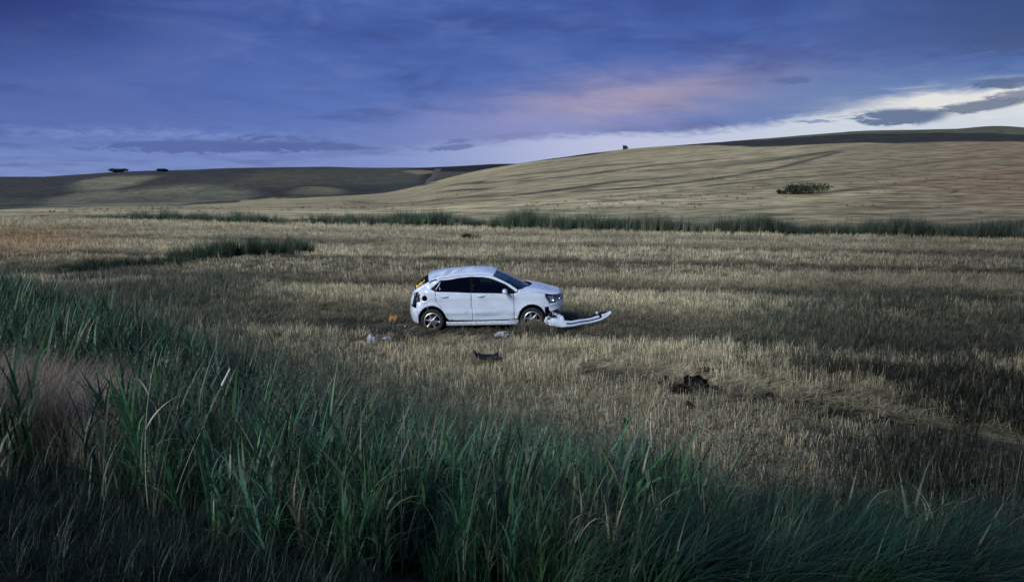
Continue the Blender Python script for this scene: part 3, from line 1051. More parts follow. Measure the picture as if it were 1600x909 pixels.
def thicket(name, label, pts, n, wid, h0, h1, base=(.042, .070, .038)):
    px = np.array([p[0] for p in pts])
    py = np.array([p[1] for p in pts])
    u = rng.random(n)
    x = np.interp(u, np.linspace(0, 1, len(px)), px) + rng.normal(0, wid, n)
    y = np.interp(u, np.linspace(0, 1, len(px)), py) + rng.normal(0, wid, n)
    h = rng.uniform(h0, h1, n) * (.7 + .6 * fbm(x, y, .8, 23))
    ti = np.array(base)[None, :] * rng.uniform(.5, 1.3, n)[:, None]
    return scatter(name, label, "reeds", x, y, height(x, y) - .03, rng.uniform(0, 6.28, n), np.stack([h * 1.1, h * 1.1, h], 1), ti, C_DITCH)


thicket("reed_thicket", "long dark thicket of reeds in the field left of the car", [(-14.0, 32.3), (-12.2, 34), (-10.0, 36.0)], 330, .42, .30, .95, (.08, .12, .07))
thicket("low_reed_thicket", "low dark green growth trailing off left of the reed thicket", [(-17.0, 28.8), (-15.8, 29.6), (-13.9, 31.2)], 300, .45, .25, .52, (.045, .075, .045))


def rise(x, y, hgt):
    return height(x, y)


# scattered dry weeds beyond the ditch on the pale slope
x, y = sample(9000, 50, 150, -.75, .75)
dy = ditch_y(x, y)
dens = sst(y, dy + 4, dy + 7) * (1 - sst(y, dy + 12, dy + 70)) * sst(fbm(x, y, .15, 28), .45, .62) * .6
k = rng.random(len(x)) < dens
x, y = x[k], y[k]
n = len(x)
s = rng.uniform(.4, 1.1, n)
tint = np.where((rng.random(n) < .4)[:, None], np.array([.10, .12, .075])[None, :], np.array([.26, .24, .17])[None, :]) * rng.uniform(.6, 1.2, n)[:, None]
scatter("slope_weeds", "scattered dry weeds on the pale ground behind the ditch", "weeds", x, y, height(x, y) - .02, rng.uniform(0, 6.28, n), np.stack([s * 2.0, s * 2.0, s * 1.2], 1), tint, C_WEED)

# ------------------------------------------------------------------ crashed car
def paint_mat():
    m, q = mat_new("scuffed white paint tinted dusk blue")
    c = q.n('ShaderNodeTexCoord')
    s = q.n('ShaderNodeSeparateXYZ')
    q.lk(c.outputs['Object'], s.inputs[0])
    nz = q.noise(c.outputs['Object'], 3.0, 6, .65)
    nf = q.noise(c.outputs['Object'], 26.0, 4, .6)
    scr = q.noise(q.xyz(q.m('MULTIPLY', s.outputs[0], 2.5), s.outputs[1], q.m('MULTIPLY', s.outputs[2], 60.0)), 1.0, 3, .6)
    low = q.ss(q.m('ADD', s.outputs[2], q.m('MULTIPLY', q.m('SUBTRACT', nz, .5), .45)), .16, -.16)        # mud splashed up from below
    mud = q.m('MULTIPLY', q.m('MULTIPLY', low, q.ss(nf, .30, .62)), .62)
    dust = q.m('MULTIPLY', q.ss(q.m('ADD', nz, q.m('MULTIPLY', nf, .25)), .52, .85), .30)
    sc = q.m('MULTIPLY', q.m('MULTIPLY', q.ss(scr, .64, .70), q.ss(nz, .50, .60)), .75)
    col = q.mix(dust, (.72, .81, .94), (.42, .45, .50))  # white paint with the blue of the dusk light put into its colour
    col = q.mix(mud, col, (.17, .15, .125))
    col = q.mix(sc, col, (.22, .23, .26))
    b = q.n('ShaderNodeBsdfPrincipled')
    q.lk(col, b.inputs['Base Color'])
    q.lk(q.m('ADD', .26, q.m('MULTIPLY', q.m('MAXIMUM', mud, sc), .5)), b.inputs['Roughness'])
    b.inputs['Coat Weight'].default_value = .6
    b.inputs['Coat Roughness'].default_value = .08
    o = q.n('ShaderNodeOutputMaterial')
    q.lk(b.outputs[0], o.inputs[0])
    return m


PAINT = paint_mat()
BLACKP = principled("black plastic", (0.008, 0.008, 0.009), .6, spec=.3)
DARKIN = principled("dark cavity", (0.006, 0.006, 0.007), .9, spec=.1)
TYRE = principled("tyre rubber", (0.014, 0.014, 0.015), .8, grime=.5, gscale=8, gcol=(.07, .06, .045))
ALLOY = principled("alloy", (0.50, 0.50, 0.52), .35, .75, grime=.3, gscale=10)
CHROME = principled("chrome", (0.8, 0.8, 0.82), .12, 1.0)
CLOTH = principled("seat cloth", (0.03, 0.03, 0.035), .9)
METAL = principled("bare metal", (0.22, 0.22, 0.23), .5, .8, grime=.5)
YEL = principled("yellow cloth", (0.75, 0.52, 0.10), .8)


def glass_mat(name, tint, k):
    m, q = mat_new(name)
    tr = q.n('ShaderNodeBsdfTransparent')
    tr.inputs[0].default_value = (*tint, 1)
    gl = q.n('ShaderNodeBsdfGlossy')
    gl.inputs['Roughness'].default_value = .04
    gl.inputs[0].default_value = (.9, .95, 1, 1)
    ge = q.n('ShaderNodeNewGeometry')
    vm = q.n('ShaderNodeVectorMath', operation='DOT_PRODUCT')
    q.lk(ge.outputs['Normal'], vm.inputs[0])
    q.lk(ge.outputs['Incoming'], vm.inputs[1])
    fr5 = q.m('POWER', q.m('SUBTRACT', 1.0, q.m('ABSOLUTE', vm.outputs['Value']), clamp=True), 5.0)
    fres = q.m('ADD', .04, q.m('MULTIPLY', fr5, .96))
    mx = q.n('ShaderNodeMixShader')
    q.lk(q.m('ADD', fres, k, clamp=True), mx.inputs[0])
    q.lk(tr.outputs[0], mx.inputs[1])
    q.lk(gl.outputs[0], mx.inputs[2])
    o = q.n('ShaderNodeOutputMaterial')
    q.lk(mx.outputs[0], o.inputs[0])
    return m


GLASS = glass_mat("clear car glass", (.30, .42, .46), .0)
TINTED = glass_mat("dark tinted glass", (.05, .06, .07), .0)
LAMPG = principled("lamp housing grey", (.16, .18, .20), .3, .3)
LENS = glass_mat("lamp lens", (.75, .8, .85), .10)


PITCH = R(1.1)
car = empty("crashed_car", (-0.745, 18.80, 0.25), (0, -PITCH, R(-1)))
tag(car, "white five-door hatchback with crushed rear roof and torn-off front bumper in the stubble", "car")
OFFZ = -0.25        # local z of the ground in the parent frame


def ease(a, b, v):
    u = min(1, max(0, (v - a) / (b - a)))
    return u * u * (3 - 2 * u)


def xnose(z):
    return float(np.interp(z, [0, .15, .35, .66, .76, .82, .90, 1.0], [2.02, 2.05, 2.085, 2.08, 2.05, 2.0, 1.84, 1.5]))


def xtail(z):
    return float(np.interp(z, [0.1, .2, .4, .6, .75, .9, 1.0, 1.15, 1.3, 1.4], [-1.74, -1.80, -1.84, -1.83, -1.80, -1.75, -1.68, -1.56, -1.42, -1.3]))


def half_w(z):
    w = .80 + .025 * ease(.12, .40, z)
    if z > .60: w -= .012 * ease(.6, .93, z)
    if z > .94: w -= (z - .94) * .47
    w += .014 * math.exp(-((z - .44) / .045) ** 2) - .014 * math.exp(-((z - .345) / .05) ** 2)
    w += .010 * math.exp(-((z - .80) / .035) ** 2)
    return w


def side_y(x, z, dent=True):
    w = half_w(z)
    xn, xt = xnose(z), xtail(z)
    if x > 1.15:
        tt = min(1, (x - 1.15) / (xn - 1.15))
        w *= max(0, 1 - tt ** 3.4) ** (1 / 2.3)
    if x < xt + .62:
        tt = min(1, (xt + .62 - x) / .62)
        w *= max(0, 1 - tt ** 3.6) ** (1 / 2.4)
    # wheel-arch flare
    for cx in (-1.207, 1.256):
        d = math.hypot(x - cx, z - .245)
        if .3 < d < .48: w += .014 * math.exp(-((d - .355) / .035) ** 2)
    if dent:
        w -= .020 * math.exp(-((x + .30) / .05) ** 2 - ((z - .42) / .05) ** 2)
        w -= .022 * math.exp(-((x - .62) / .14) ** 2 - ((z - .43) / .035) ** 2)
        w -= .018 * math.exp(-((x - .05) / .25) ** 2 - ((z - .30) / .05) ** 2)
        w -= .030 * math.exp(-((x + 1.32) / .10) ** 2 - ((z - .66) / .10) ** 2)
        w -= .045 * math.exp(-((x + 1.55) / .14) ** 2 - ((z - .80) / .14) ** 2)
        w -= .020 * math.exp(-((x - .45) / .35) ** 2 - ((z - .68) / .12) ** 2) * .5
        nz = mn.noise(Vector((x * 2.6, z * 4.0, 3.1)))
        w += nz * .007
        if x < -1.0: w += mn.noise(Vector((x * 9, z * 9, 1.7))) * .030 * min(1, (-1.0 - x) / .3)
    return w


def inside(p, poly):
    x, y = p
    c = False
    j = len(poly) - 1
    for i in range(len(poly)):
        xi, yi = poly[i]
        xj, yj = poly[j]
        if (yi > y) != (yj > y) and x < (xj - xi) * (y - yi) / (yj - yi) + xi: c = not c
        j = i
    return c


def densify(poly, st=.045):
    out = []
    for i, p in enumerate(poly):
        q = poly[(i + 1) % len(poly)]
        d = math.hypot(q[0] - p[0], q[1] - p[1])
        k = max(1, int(d / st))
        out += [(p[0] + (q[0] - p[0]) * j / k, p[1] + (q[1] - p[1]) * j / k) for j in range(k)]
    return out


def shrink(poly, d):
    n = len(poly)
    area = sum(poly[i][0] * poly[(i + 1) % n][1] - poly[(i + 1) % n][0] * poly[i][1] for i in range(n))
    s = 1 if area > 0 else -1
    out = []
    for i in range(n):
        a, b, c = poly[i - 1], poly[i], poly[(i + 1) % n]
        e1 = Vector((b[0] - a[0], b[1] - a[1])).normalized()
        e2 = Vector((c[0] - b[0], c[1] - b[1])).normalized()
        nn = Vector((-(e1.y + e2.y), e1.x + e2.x))
        nn = nn.normalized() * s if nn.length > 1e-4 else Vector((0, 0))
        out.append((b[0] + nn.x * d, b[1] + nn.y * d))
    return out


def panel(name, poly, mat, side=-1, off=0.0, gap=.0022, holes=(), step=.045, thick=.012, parent=None, dent=True, relief=None):
    poly = shrink(densify(poly, step), gap)
    hs = [densify(h, step) for h in holes]
    pts, edges = [], []
    for ring in [poly] + hs:
        b = len(pts)
        pts += [Vector(p) for p in ring]
        edges += [(b + i, b + (i + 1) % len(ring)) for i in range(len(ring))]
    x0, x1 = min(p[0] for p in poly), max(p[0] for p in poly)
    z0, z1 = min(p[1] for p in poly), max(p[1] for p in poly)
    zz = z0 + step * .5
    while zz < z1:
        xs = list(np.arange(x0 + step * .5, x1, step))
        if x1 > 1.9: xs += [xnose(zz) - d for d in (.004, .01, .02, .032)]
        if x0 < -1.6: xs += [xtail(zz) + d for d in (.004, .01, .02, .032)]
        for xx in xs:
            if inside((xx, zz), poly) and not any(inside((xx, zz), h) for h in hs):
                pts.append(Vector((xx, zz)))
        zz += step
    v, e, f, *_ = delaunay_2d_cdt(pts, edges, [], 0, 1e-5)
    faces = []
    for tri in f:
        c = (sum(v[i].x for i in tri) / 3, sum(v[i].y for i in tri) / 3)
        if inside(c, poly) and not any(inside(c, h) for h in hs):
            faces.append(tri)
    out = []
    for p in v:
        y = side_y(p.x, p.y, dent and side < 0) + off
        if relief: y += relief(p.x, p.y)
        out.append((p.x, side * max(0.0, y), p.y + OFFZ))
    if side < 0: faces = [tuple(f_) for f_ in faces]
    else: faces = [tuple(reversed(f_)) for f_ in faces]
    o = mesh_obj(name, out, faces, mat, parent or car)
    if thick:
        sm = o.modifiers.new("thickness", 'SOLIDIFY')
        sm.thickness = thick
        sm.offset = -1
    return o


def arc(cx, cz, r, a0, a1, n=14):
    return [(cx + r * math.cos(R(a0 + (a1 - a0) * i / n)), cz + r * math.sin(R(a0 + (a1 - a0) * i / n))) for i in range(n + 1)]


REAR, FRONT = (-1.207, .234), (1.256, .234)
ARCH = .338
SILL_T = .225
for side in (-1, 1):
    # front fender
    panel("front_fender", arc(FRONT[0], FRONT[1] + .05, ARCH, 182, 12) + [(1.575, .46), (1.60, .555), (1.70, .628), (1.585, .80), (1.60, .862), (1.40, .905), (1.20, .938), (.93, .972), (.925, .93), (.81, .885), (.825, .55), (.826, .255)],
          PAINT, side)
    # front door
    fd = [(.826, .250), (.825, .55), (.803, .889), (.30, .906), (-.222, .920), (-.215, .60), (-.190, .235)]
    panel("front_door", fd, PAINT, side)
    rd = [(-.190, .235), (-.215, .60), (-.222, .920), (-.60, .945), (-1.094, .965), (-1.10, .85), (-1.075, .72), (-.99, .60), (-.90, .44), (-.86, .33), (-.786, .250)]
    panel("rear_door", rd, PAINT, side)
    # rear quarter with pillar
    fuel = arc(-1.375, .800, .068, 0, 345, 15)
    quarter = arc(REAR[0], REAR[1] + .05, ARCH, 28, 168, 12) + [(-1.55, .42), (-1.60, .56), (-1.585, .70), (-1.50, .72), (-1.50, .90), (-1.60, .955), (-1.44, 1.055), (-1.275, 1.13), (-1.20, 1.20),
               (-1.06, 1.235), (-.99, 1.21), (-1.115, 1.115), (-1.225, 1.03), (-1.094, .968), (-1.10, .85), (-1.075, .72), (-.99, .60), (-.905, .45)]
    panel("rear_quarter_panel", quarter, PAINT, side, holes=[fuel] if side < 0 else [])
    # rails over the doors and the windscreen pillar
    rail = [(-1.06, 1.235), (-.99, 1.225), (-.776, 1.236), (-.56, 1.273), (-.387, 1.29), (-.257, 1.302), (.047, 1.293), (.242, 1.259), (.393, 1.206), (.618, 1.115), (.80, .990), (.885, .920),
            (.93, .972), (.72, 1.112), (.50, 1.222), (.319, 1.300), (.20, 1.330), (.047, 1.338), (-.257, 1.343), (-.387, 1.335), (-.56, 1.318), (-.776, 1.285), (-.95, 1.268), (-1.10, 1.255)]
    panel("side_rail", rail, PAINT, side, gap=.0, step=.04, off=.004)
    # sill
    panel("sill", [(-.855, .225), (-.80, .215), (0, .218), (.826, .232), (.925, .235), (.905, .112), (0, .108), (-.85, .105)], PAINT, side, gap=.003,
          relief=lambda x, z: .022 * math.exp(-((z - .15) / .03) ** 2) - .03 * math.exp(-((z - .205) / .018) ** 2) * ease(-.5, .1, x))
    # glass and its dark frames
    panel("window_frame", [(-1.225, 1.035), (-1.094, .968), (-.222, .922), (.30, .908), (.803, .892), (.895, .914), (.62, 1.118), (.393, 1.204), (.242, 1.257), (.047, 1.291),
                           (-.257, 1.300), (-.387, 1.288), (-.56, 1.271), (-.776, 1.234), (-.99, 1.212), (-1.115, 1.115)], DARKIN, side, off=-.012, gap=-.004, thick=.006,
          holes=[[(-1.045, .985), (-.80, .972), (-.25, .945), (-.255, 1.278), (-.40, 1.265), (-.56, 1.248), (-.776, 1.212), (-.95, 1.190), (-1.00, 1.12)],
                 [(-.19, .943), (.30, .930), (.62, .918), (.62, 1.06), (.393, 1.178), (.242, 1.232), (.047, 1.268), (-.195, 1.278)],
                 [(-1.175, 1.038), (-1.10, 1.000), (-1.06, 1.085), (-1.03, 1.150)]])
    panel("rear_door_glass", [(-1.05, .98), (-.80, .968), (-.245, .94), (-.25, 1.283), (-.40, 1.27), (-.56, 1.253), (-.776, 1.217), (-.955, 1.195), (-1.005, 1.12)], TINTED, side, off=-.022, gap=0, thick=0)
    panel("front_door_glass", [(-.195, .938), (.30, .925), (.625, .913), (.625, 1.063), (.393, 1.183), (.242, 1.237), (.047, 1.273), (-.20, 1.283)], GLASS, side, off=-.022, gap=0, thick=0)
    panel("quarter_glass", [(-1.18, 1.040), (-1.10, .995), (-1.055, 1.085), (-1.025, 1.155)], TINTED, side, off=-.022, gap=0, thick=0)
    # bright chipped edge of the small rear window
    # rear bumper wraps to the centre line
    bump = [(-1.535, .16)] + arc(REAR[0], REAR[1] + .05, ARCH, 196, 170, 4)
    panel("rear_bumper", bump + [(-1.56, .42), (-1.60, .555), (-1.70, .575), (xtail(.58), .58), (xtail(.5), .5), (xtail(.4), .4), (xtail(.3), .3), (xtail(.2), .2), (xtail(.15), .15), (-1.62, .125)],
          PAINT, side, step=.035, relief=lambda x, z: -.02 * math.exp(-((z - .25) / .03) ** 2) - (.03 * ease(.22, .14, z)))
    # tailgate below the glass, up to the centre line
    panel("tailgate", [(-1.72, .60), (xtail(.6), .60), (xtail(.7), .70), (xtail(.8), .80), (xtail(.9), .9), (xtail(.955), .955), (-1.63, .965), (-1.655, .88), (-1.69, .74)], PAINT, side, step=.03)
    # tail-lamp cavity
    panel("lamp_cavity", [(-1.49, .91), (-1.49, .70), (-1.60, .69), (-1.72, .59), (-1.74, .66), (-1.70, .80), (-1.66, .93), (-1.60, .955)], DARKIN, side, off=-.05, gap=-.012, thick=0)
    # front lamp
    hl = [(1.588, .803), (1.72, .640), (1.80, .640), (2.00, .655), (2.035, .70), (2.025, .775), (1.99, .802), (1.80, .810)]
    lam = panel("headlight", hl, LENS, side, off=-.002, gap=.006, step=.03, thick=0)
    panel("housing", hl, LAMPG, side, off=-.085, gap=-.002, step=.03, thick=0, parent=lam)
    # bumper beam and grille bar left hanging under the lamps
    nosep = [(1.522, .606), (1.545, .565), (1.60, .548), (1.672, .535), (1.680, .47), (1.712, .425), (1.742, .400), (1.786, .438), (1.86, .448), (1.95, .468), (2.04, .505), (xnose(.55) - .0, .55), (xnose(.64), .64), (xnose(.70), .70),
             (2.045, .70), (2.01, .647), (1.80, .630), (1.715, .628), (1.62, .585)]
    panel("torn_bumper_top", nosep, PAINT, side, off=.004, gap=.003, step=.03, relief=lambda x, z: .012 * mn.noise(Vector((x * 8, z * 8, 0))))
tag(car)

# fuel filler pocket, open
bm = bmesh.new()
ring = [(.068, .0), (.064, .035), (.05, .05), (.022, .05), (.022, .03), (0.001, .03)]
n_ = 20
vs = [[bm.verts.new((-1.375 + r * math.cos(k * 2 * math.pi / n_), -side_y(-1.375, .8) + .004 + d, .8 + OFFZ + r * math.sin(k * 2 * math.pi / n_))) for k in range(n_)] for r, d in ring]
for a, b in zip(vs, vs[1:]):
    for k in range(n_): bm.faces.new((a[k], a[(k + 1) % n_], b[(k + 1) % n_], b[k]))
bm_obj("fuel_filler", bm, DARKIN, car)

# door handles
for hx, hz in ((-.96, .838), (-.07, .838)):
    for side in (-1, 1):
        bm = bmesh.new()
        secs = []
        for i in range(9):
            u = i / 8
            x = hx + u * .20 - .03
            y = side_y(x, hz) + .006 + .030 * math.sin(math.pi * u) ** .5
            w = .013 * (0.6 + .4 * math.sin(math.pi * u))
            secs.append([bm.verts.new((x, side * (y + dy_), hz + OFFZ + dz_ + .012 * u)) for dy_, dz_ in ((-.010, -w), (.006, -w * .8), (.006, w * .8), (-.010, w))])
        for a, b in zip(secs, secs[1:]):
            for k in range(4): bm.faces.new((a[k], a[(k + 1) % 4], b[(k + 1) % 4], b[k]))
        bm.faces.new(secs[0])
        bm.faces.new(secs[-1][::-1])
        h = bm_obj("door_handle", bm, PAINT, car)
        panel("handle_recess", arc(hx + .07, hz - .006, .040, 0, 345, 12), PAINT, side, off=.001, gap=0, step=.02, thick=0, parent=h, relief=lambda x, z: .0)


def grid_surf(name, rows, mat, parent=car, thick=.012, flip=False):
    nv = len(rows[0])
    v = [p for r in rows for p in r]
    f = []
    for i in range(len(rows) - 1):
        for j in range(nv - 1):
            q = (i * nv + j, i * nv + j + 1, (i + 1) * nv + j + 1, (i + 1) * nv + j)
            f.append(q[::-1] if flip else q)
    o = mesh_obj(name, v, f, mat, parent)
    if thick:
        s = o.modifiers.new("thickness", 'SOLIDIFY')
        s.thickness = thick
        s.offset = -1
    return o


# roof: near edge follows the crushed rail, far edge keeps more height
NX = [-1.20, -1.08, -.95, -.776, -.56, -.387, -.257, .047, .20, .319]
NZ = [1.225, 1.262, 1.275, 1.292, 1.324, 1.341, 1.349, 1.345, 1.336, 1.306]
FZ = [1.270, 1.300, 1.318, 1.334, 1.348, 1.355, 1.358, 1.350, 1.338, 1.306]
rows = []
for i in range(46):
    x = -1.20 + (1.52) * i / 45
    zn, zf = np.interp(x, NX, NZ), np.interp(x, NX, FZ)
    yn, yf = -side_y(x, zn - .01) - .002, side_y(x, zf - .01, False) + .002
    row = []
    for j in range(33):
        v_ = j / 32
        cr = .092 * (4 * v_ * (1 - v_)) ** .75
        cr *= np.interp(x, [-1.2, -.8, .0, .32], [.85, 1.0, 1.0, .80])
        y = yn + (yf - yn) * v_
        z = zn * (1 - v_) + zf * v_ + cr
        # buckled sheet metal: ridges that run inwards from the crushed corner
        b = 0
        for (cx, cy, ang, wid, amp, ln) in ((-1.00, -.40, .95, .055, -.15, .22), (-.86, -.40, .9, .045, .12, .20), (-.75, -.36, .8, .050, -.14, .22), (-.60, -.34, .7, .040, .11, .22), (-.48, -.32, .6, .06, -.10, .24), (-.30, -.45, .2, .05, -.020, .15),
                                      (.15, -.30, 1.3, .05, -.014, .3)):
            dx_, dy_ = x - cx, y - cy
            al = dx_ * math.cos(ang) + dy_ * math.sin(ang)
            pe = -dx_ * math.sin(ang) + dy_ * math.cos(ang)
            b += amp * math.exp(-(pe / wid) ** 2 - (al / ln) ** 2)
        edge = min(1, 6 * v_) * min(1, 6 * (1 - v_))
        z += (b + .010 * mn.noise(Vector((x * 6, y * 6, 2)))) * edge
        bx = .07 * 4 * v_ * (1 - v_) * ease(-.2, .32, x)
        bx -= .09 * 4 * v_ * (1 - v_) * ease(-.7, -1.2, x)
        row.append((x + bx, y, z + OFFZ))
    rows.append(row)
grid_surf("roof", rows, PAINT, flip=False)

# windscreen, with dark cowl below
rows, cow = [], []
for i in range(13):
    u = i / 12
    row = []
    for j in range(21):
        v_ = j / 20
        s = v_ * 2 - 1
        xe, ze = .33 + (.905 - .33) * u, 1.300 + (.958 - 1.300) * u
        yy = (side_y(xe, ze, False) - .012) * s
        x = xe + (.065 + .21 * u) * (1 - s * s)
        z = ze + (.068 - .055 * u) * (1 - s * s) ** .8 + .02 * math.sin(math.pi * u)
        row.append((x, yy, z + OFFZ))
    rows.append(row)
grid_surf("windscreen", rows, GLASS, thick=0)
for i in range(4):
    u = i / 3
    row = []
    for j in range(21):
        s = j / 10 - 1
        x = .90 + .03 * u + (.27 + .07 * u) * (1 - s * s)
        row.append((x, (.80 - .02 * u) * s, .950 + .014 * (1 - s * s) - .030 * math.sin(math.pi * u) + .012 * u + OFFZ))
    cow.append(row)
grid_surf("cowl", cow, BLACKP)
for sgn, y0 in ((1, -.42), (1, .18)):
    tf = [(1.06, y0, .985), (1.02, y0 + .08, .996), (.99, y0 + .5, 1.000)]
    bm = bmesh.new()
    pr = None
    for p in tf:
        c4 = [bm.verts.new((p[0] + a, p[1], p[2] + OFFZ + b)) for a, b in ((-.01, -.006), (.01, -.006), (.01, .006), (-.01, .006))]
        if pr:
            for k in range(4): bm.faces.new((pr[k], pr[(k + 1) % 4], c4[(k + 1) % 4], c4[k]))
        pr = c4
    bm_obj("wiper", bm, BLACKP, car)

# bonnet
HX = [.93, 1.20, 1.40, 1.60, 1.73, 1.86, 1.97, 2.02]
HZ = [.976, .944, .910, .868, .835, .815, .806, .79]
rows = []
for i in range(28):
    u = i / 27
    row = []
    for j in range(29):
        s = j / 14 - 1
        xe = .935 + (1.975 - .935) * u
        front = 1 - s * s
        x = xe + .36 * front * (1 - u) ** 1.0 * .95 + .075 * front * u
        ze = float(np.interp(xe, HX, HZ))
        yw = side_y(xe, min(ze, .93), False) - .006
        crown = float(np.interp(x, [.93, 1.2, 1.56, 1.84, 1.95, 2.05], [.06, .075, .075, .05, .03, .0]))
        z = ze - (float(np.interp(xe, HX, HZ)) - float(np.interp(min(x, 2.02), HX, HZ))) * 1.0 + crown * (1 - abs(s) ** 2.4)
        z += .012 * math.exp(-((abs(s) - .72) / .09) ** 2) - .004 + .004 * mn.noise(Vector((x * 4, yw * s * 4, 5)))
        z -= .05 * ease(1.93, 2.06, x) * front
        row.append((x, yw * s, z + OFFZ))
    rows.append(row)
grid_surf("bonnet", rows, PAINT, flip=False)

# tailgate glass opening and frame: the near corner is pushed down
def hatch(u, v_):
    """u along the slope (top to bottom), v across (near to far)"""
    xn, zn, yn = -1.265 - .365 * u, 1.150 - .185 * u, -.565 - .02 * u
    xf, zf, yf = -1.33 - .345 * u, 1.262 - .268 * u, .58 + .03 * u
    bul = 4 * v_ * (1 - v_)
    return (xn * (1 - v_) + xf * v_ - .055 * bul, yn * (1 - v_) + yf * v_, zn * (1 - v_) + zf * v_ + .07 * bul * (1 - .5 * u) + .02 * math.sin(math.pi * u) + OFFZ)


grid_surf("rear_window_black_fill", [[hatch(i / 10, .03 + .94 * j / 16) for j in range(17)] for i in range(11)], DARKIN, thick=0, flip=True)  # black sheet stands in for the shaded interior behind the missing glass
rows = []
for i in range(6):
    u = i / 5
    row = []
    for j in range(25):
        v_ = j / 24
        a = Vector(hatch(0.02, v_))
        xr = -1.20 - .09 * 4 * v_ * (1 - v_)
        zr = float(1.225 * (1 - v_) + 1.27 * v_) + .078 * (4 * v_ * (1 - v_)) ** .75 + OFFZ
        b = Vector((xr, (-.665 * (1 - v_) + .66 * v_), zr - .004))
        p = b.lerp(a, u)
        p.z += .022 * math.sin(math.pi * u) + .014 * mn.noise(Vector((p.x * 12, p.y * 5, u * 3)))
        row.append(tuple(p))
    rows.append(row)
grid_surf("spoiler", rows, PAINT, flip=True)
# frame strips down both sides of the rear glass
for vv, sgn in ((.0, -1), (1.0, 1)):
    rows = []
    for i in range(12):
        u = i / 11
        p = Vector(hatch(u, vv))
        q_ = Vector(hatch(u, .045 if vv == 0 else .955))
        o_ = Vector((p.x + .015, p.y + sgn * .085, p.z - .045))
        rows.append([tuple(q_ + Vector((0, 0, .004))), tuple(p + Vector((0, 0, .006 + .006 * mn.noise(p * 14)))), tuple(o_)])
    grid_surf("tailgate_frame", rows, PAINT, flip=(sgn > 0))

# dark inner shell so nothing shows through the gaps, floor, seats and dashboard
inner = [(-1.70, .20), (-1.70, .90), (-1.50, .93), (-1.15, .90), (.85, .86), (1.40, .84), (1.86, .74), (1.86, .50), (1.80, .22), (1.60, .20)] + arc(FRONT[0], FRONT[1] + .05, .345, 5, 175, 10) + [(.90, .16), (-.85, .15)] + arc(REAR[0], REAR[1] + .05, .345, 5, 175, 10) + [(-1.58, .2)]
bm = bmesh.new()
f2 = []
for yy in (-1, 1):
    ring_ = [bm.verts.new((x, yy * min(.74, side_y(x, z, False) - .06), z + OFFZ)) for x, z in inner]
    f2.append(ring_)
nn_ = len(inner)
for k in range(nn_): bm.faces.new((f2[0][k], f2[0][(k + 1) % nn_], f2[1][(k + 1) % nn_], f2[1][k]))
for r_ in f2:
    bm.faces.new(r_)
bmesh.ops.triangulate(bm, faces=bm.faces[:])
bm_obj("underbody", bm, DARKIN, car, smooth=False)


def seat(x, y, h=.62):
    bm = bmesh.new()
    prof = [(-.20, .0), (.28, .06), (.30, .16), (-.10, .14), (-.24, h), (-.36, h), (-.32, .1)]
    L_ = [bm.verts.new((x + a, y - .23 * (1 if b < .4 else .8), .60 + b + OFFZ)) for a, b in prof]
    R_ = [bm.verts.new((x + a, y + .23 * (1 if b < .4 else .8), .60 + b + OFFZ)) for a, b in prof]
    k_ = len(prof)
    for i in range(k_): bm.faces.new((L_[i], L_[(i + 1) % k_], R_[(i + 1) % k_], R_[i]))
    bm.faces.new(L_[::-1])
    bm.faces.new(R_)
    bmesh.ops.create_cube(bm, size=1, matrix=Matrix.Translation((x - .30, y, .60 + h - .40 + .42 + OFFZ - .60 + .55)) @ Matrix.Diagonal((.09, .24, .16, 1)))
    bmesh.ops.bevel(bm, geom=bm.edges[:], offset=.03, segments=2, affect='EDGES')
    return bm_obj("seat", bm, CLOTH, car)


seat(.10, -.36)
seat(.10, .36)
seat(-.75, -.36, .5)
seat(-.75, .36, .5)
bm = bmesh.new()
bmesh.ops.create_cube(bm, size=1, matrix=Matrix.Translation((.82, 0, .90 + OFFZ)) @ Matrix.Diagonal((.36, 1.36, .16, 1)))
bmesh.ops.bevel(bm, geom=bm.edges[:], offset=.05, segments=3, affect='EDGES')
bm_obj("dashboard", bm, BLACKP, car)
bm = bmesh.new()
mt = Matrix.Translation((.56, .36, .93 + OFFZ)) @ Matrix.Rotation(R(65), 4, 'Y')
for k in range(20):
    a0, a1 = k * math.pi / 10, (k + 1) * math.pi / 10
    vv_ = [mt @ Vector(((.18 + d * math.cos(p)) * math.cos(a), (.18 + d * math.cos(p)) * math.sin(a), d * math.sin(p))) for a in (a0, a1) for d, p in ((.012, 0), (.012, 2.1), (.012, 4.2))]
    b_ = [bm.verts.new(v) for v in vv_]
    for m_ in range(3): bm.faces.new((b_[m_], b_[(m_ + 1) % 3], b_[3 + (m_ + 1) % 3], b_[3 + m_]))
bm_obj("steering_wheel", bm, BLACKP, car)

# mirrors
for side in (-1, 1):
    bm = bmesh.new()
    bmesh.ops.create_uvsphere(bm, u_segments=16, v_segments=10, radius=1)
    for v in bm.verts:
        x, y, z = v.co
        sx = math.copysign(abs(x) ** .7, x)
        sz = math.copysign(abs(z) ** .8, z)
        v.co = Vector((.60 + sx * .062 + .03 * (1 - abs(z)) * 0 + (.02 if z < 0 else 0), side * (.95 + y * .105), .965 + OFFZ + sz * (.062 - .018 * max(0, x)) + .01 * y * side))
    mo = bm_obj("wing_mirror", bm, PAINT, car)
    bm = bmesh.new()
    bmesh.ops.create_cube(bm, size=1, matrix=Matrix.Translation((.63, side * .83, .925 + OFFZ)) @ Matrix.Diagonal((.09, .16, .035, 1)))
    bmesh.ops.bevel(bm, geom=bm.edges[:], offset=.01, segments=2, affect='EDGES')
    bm_obj("mirror_arm", bm, BLACKP, mo)

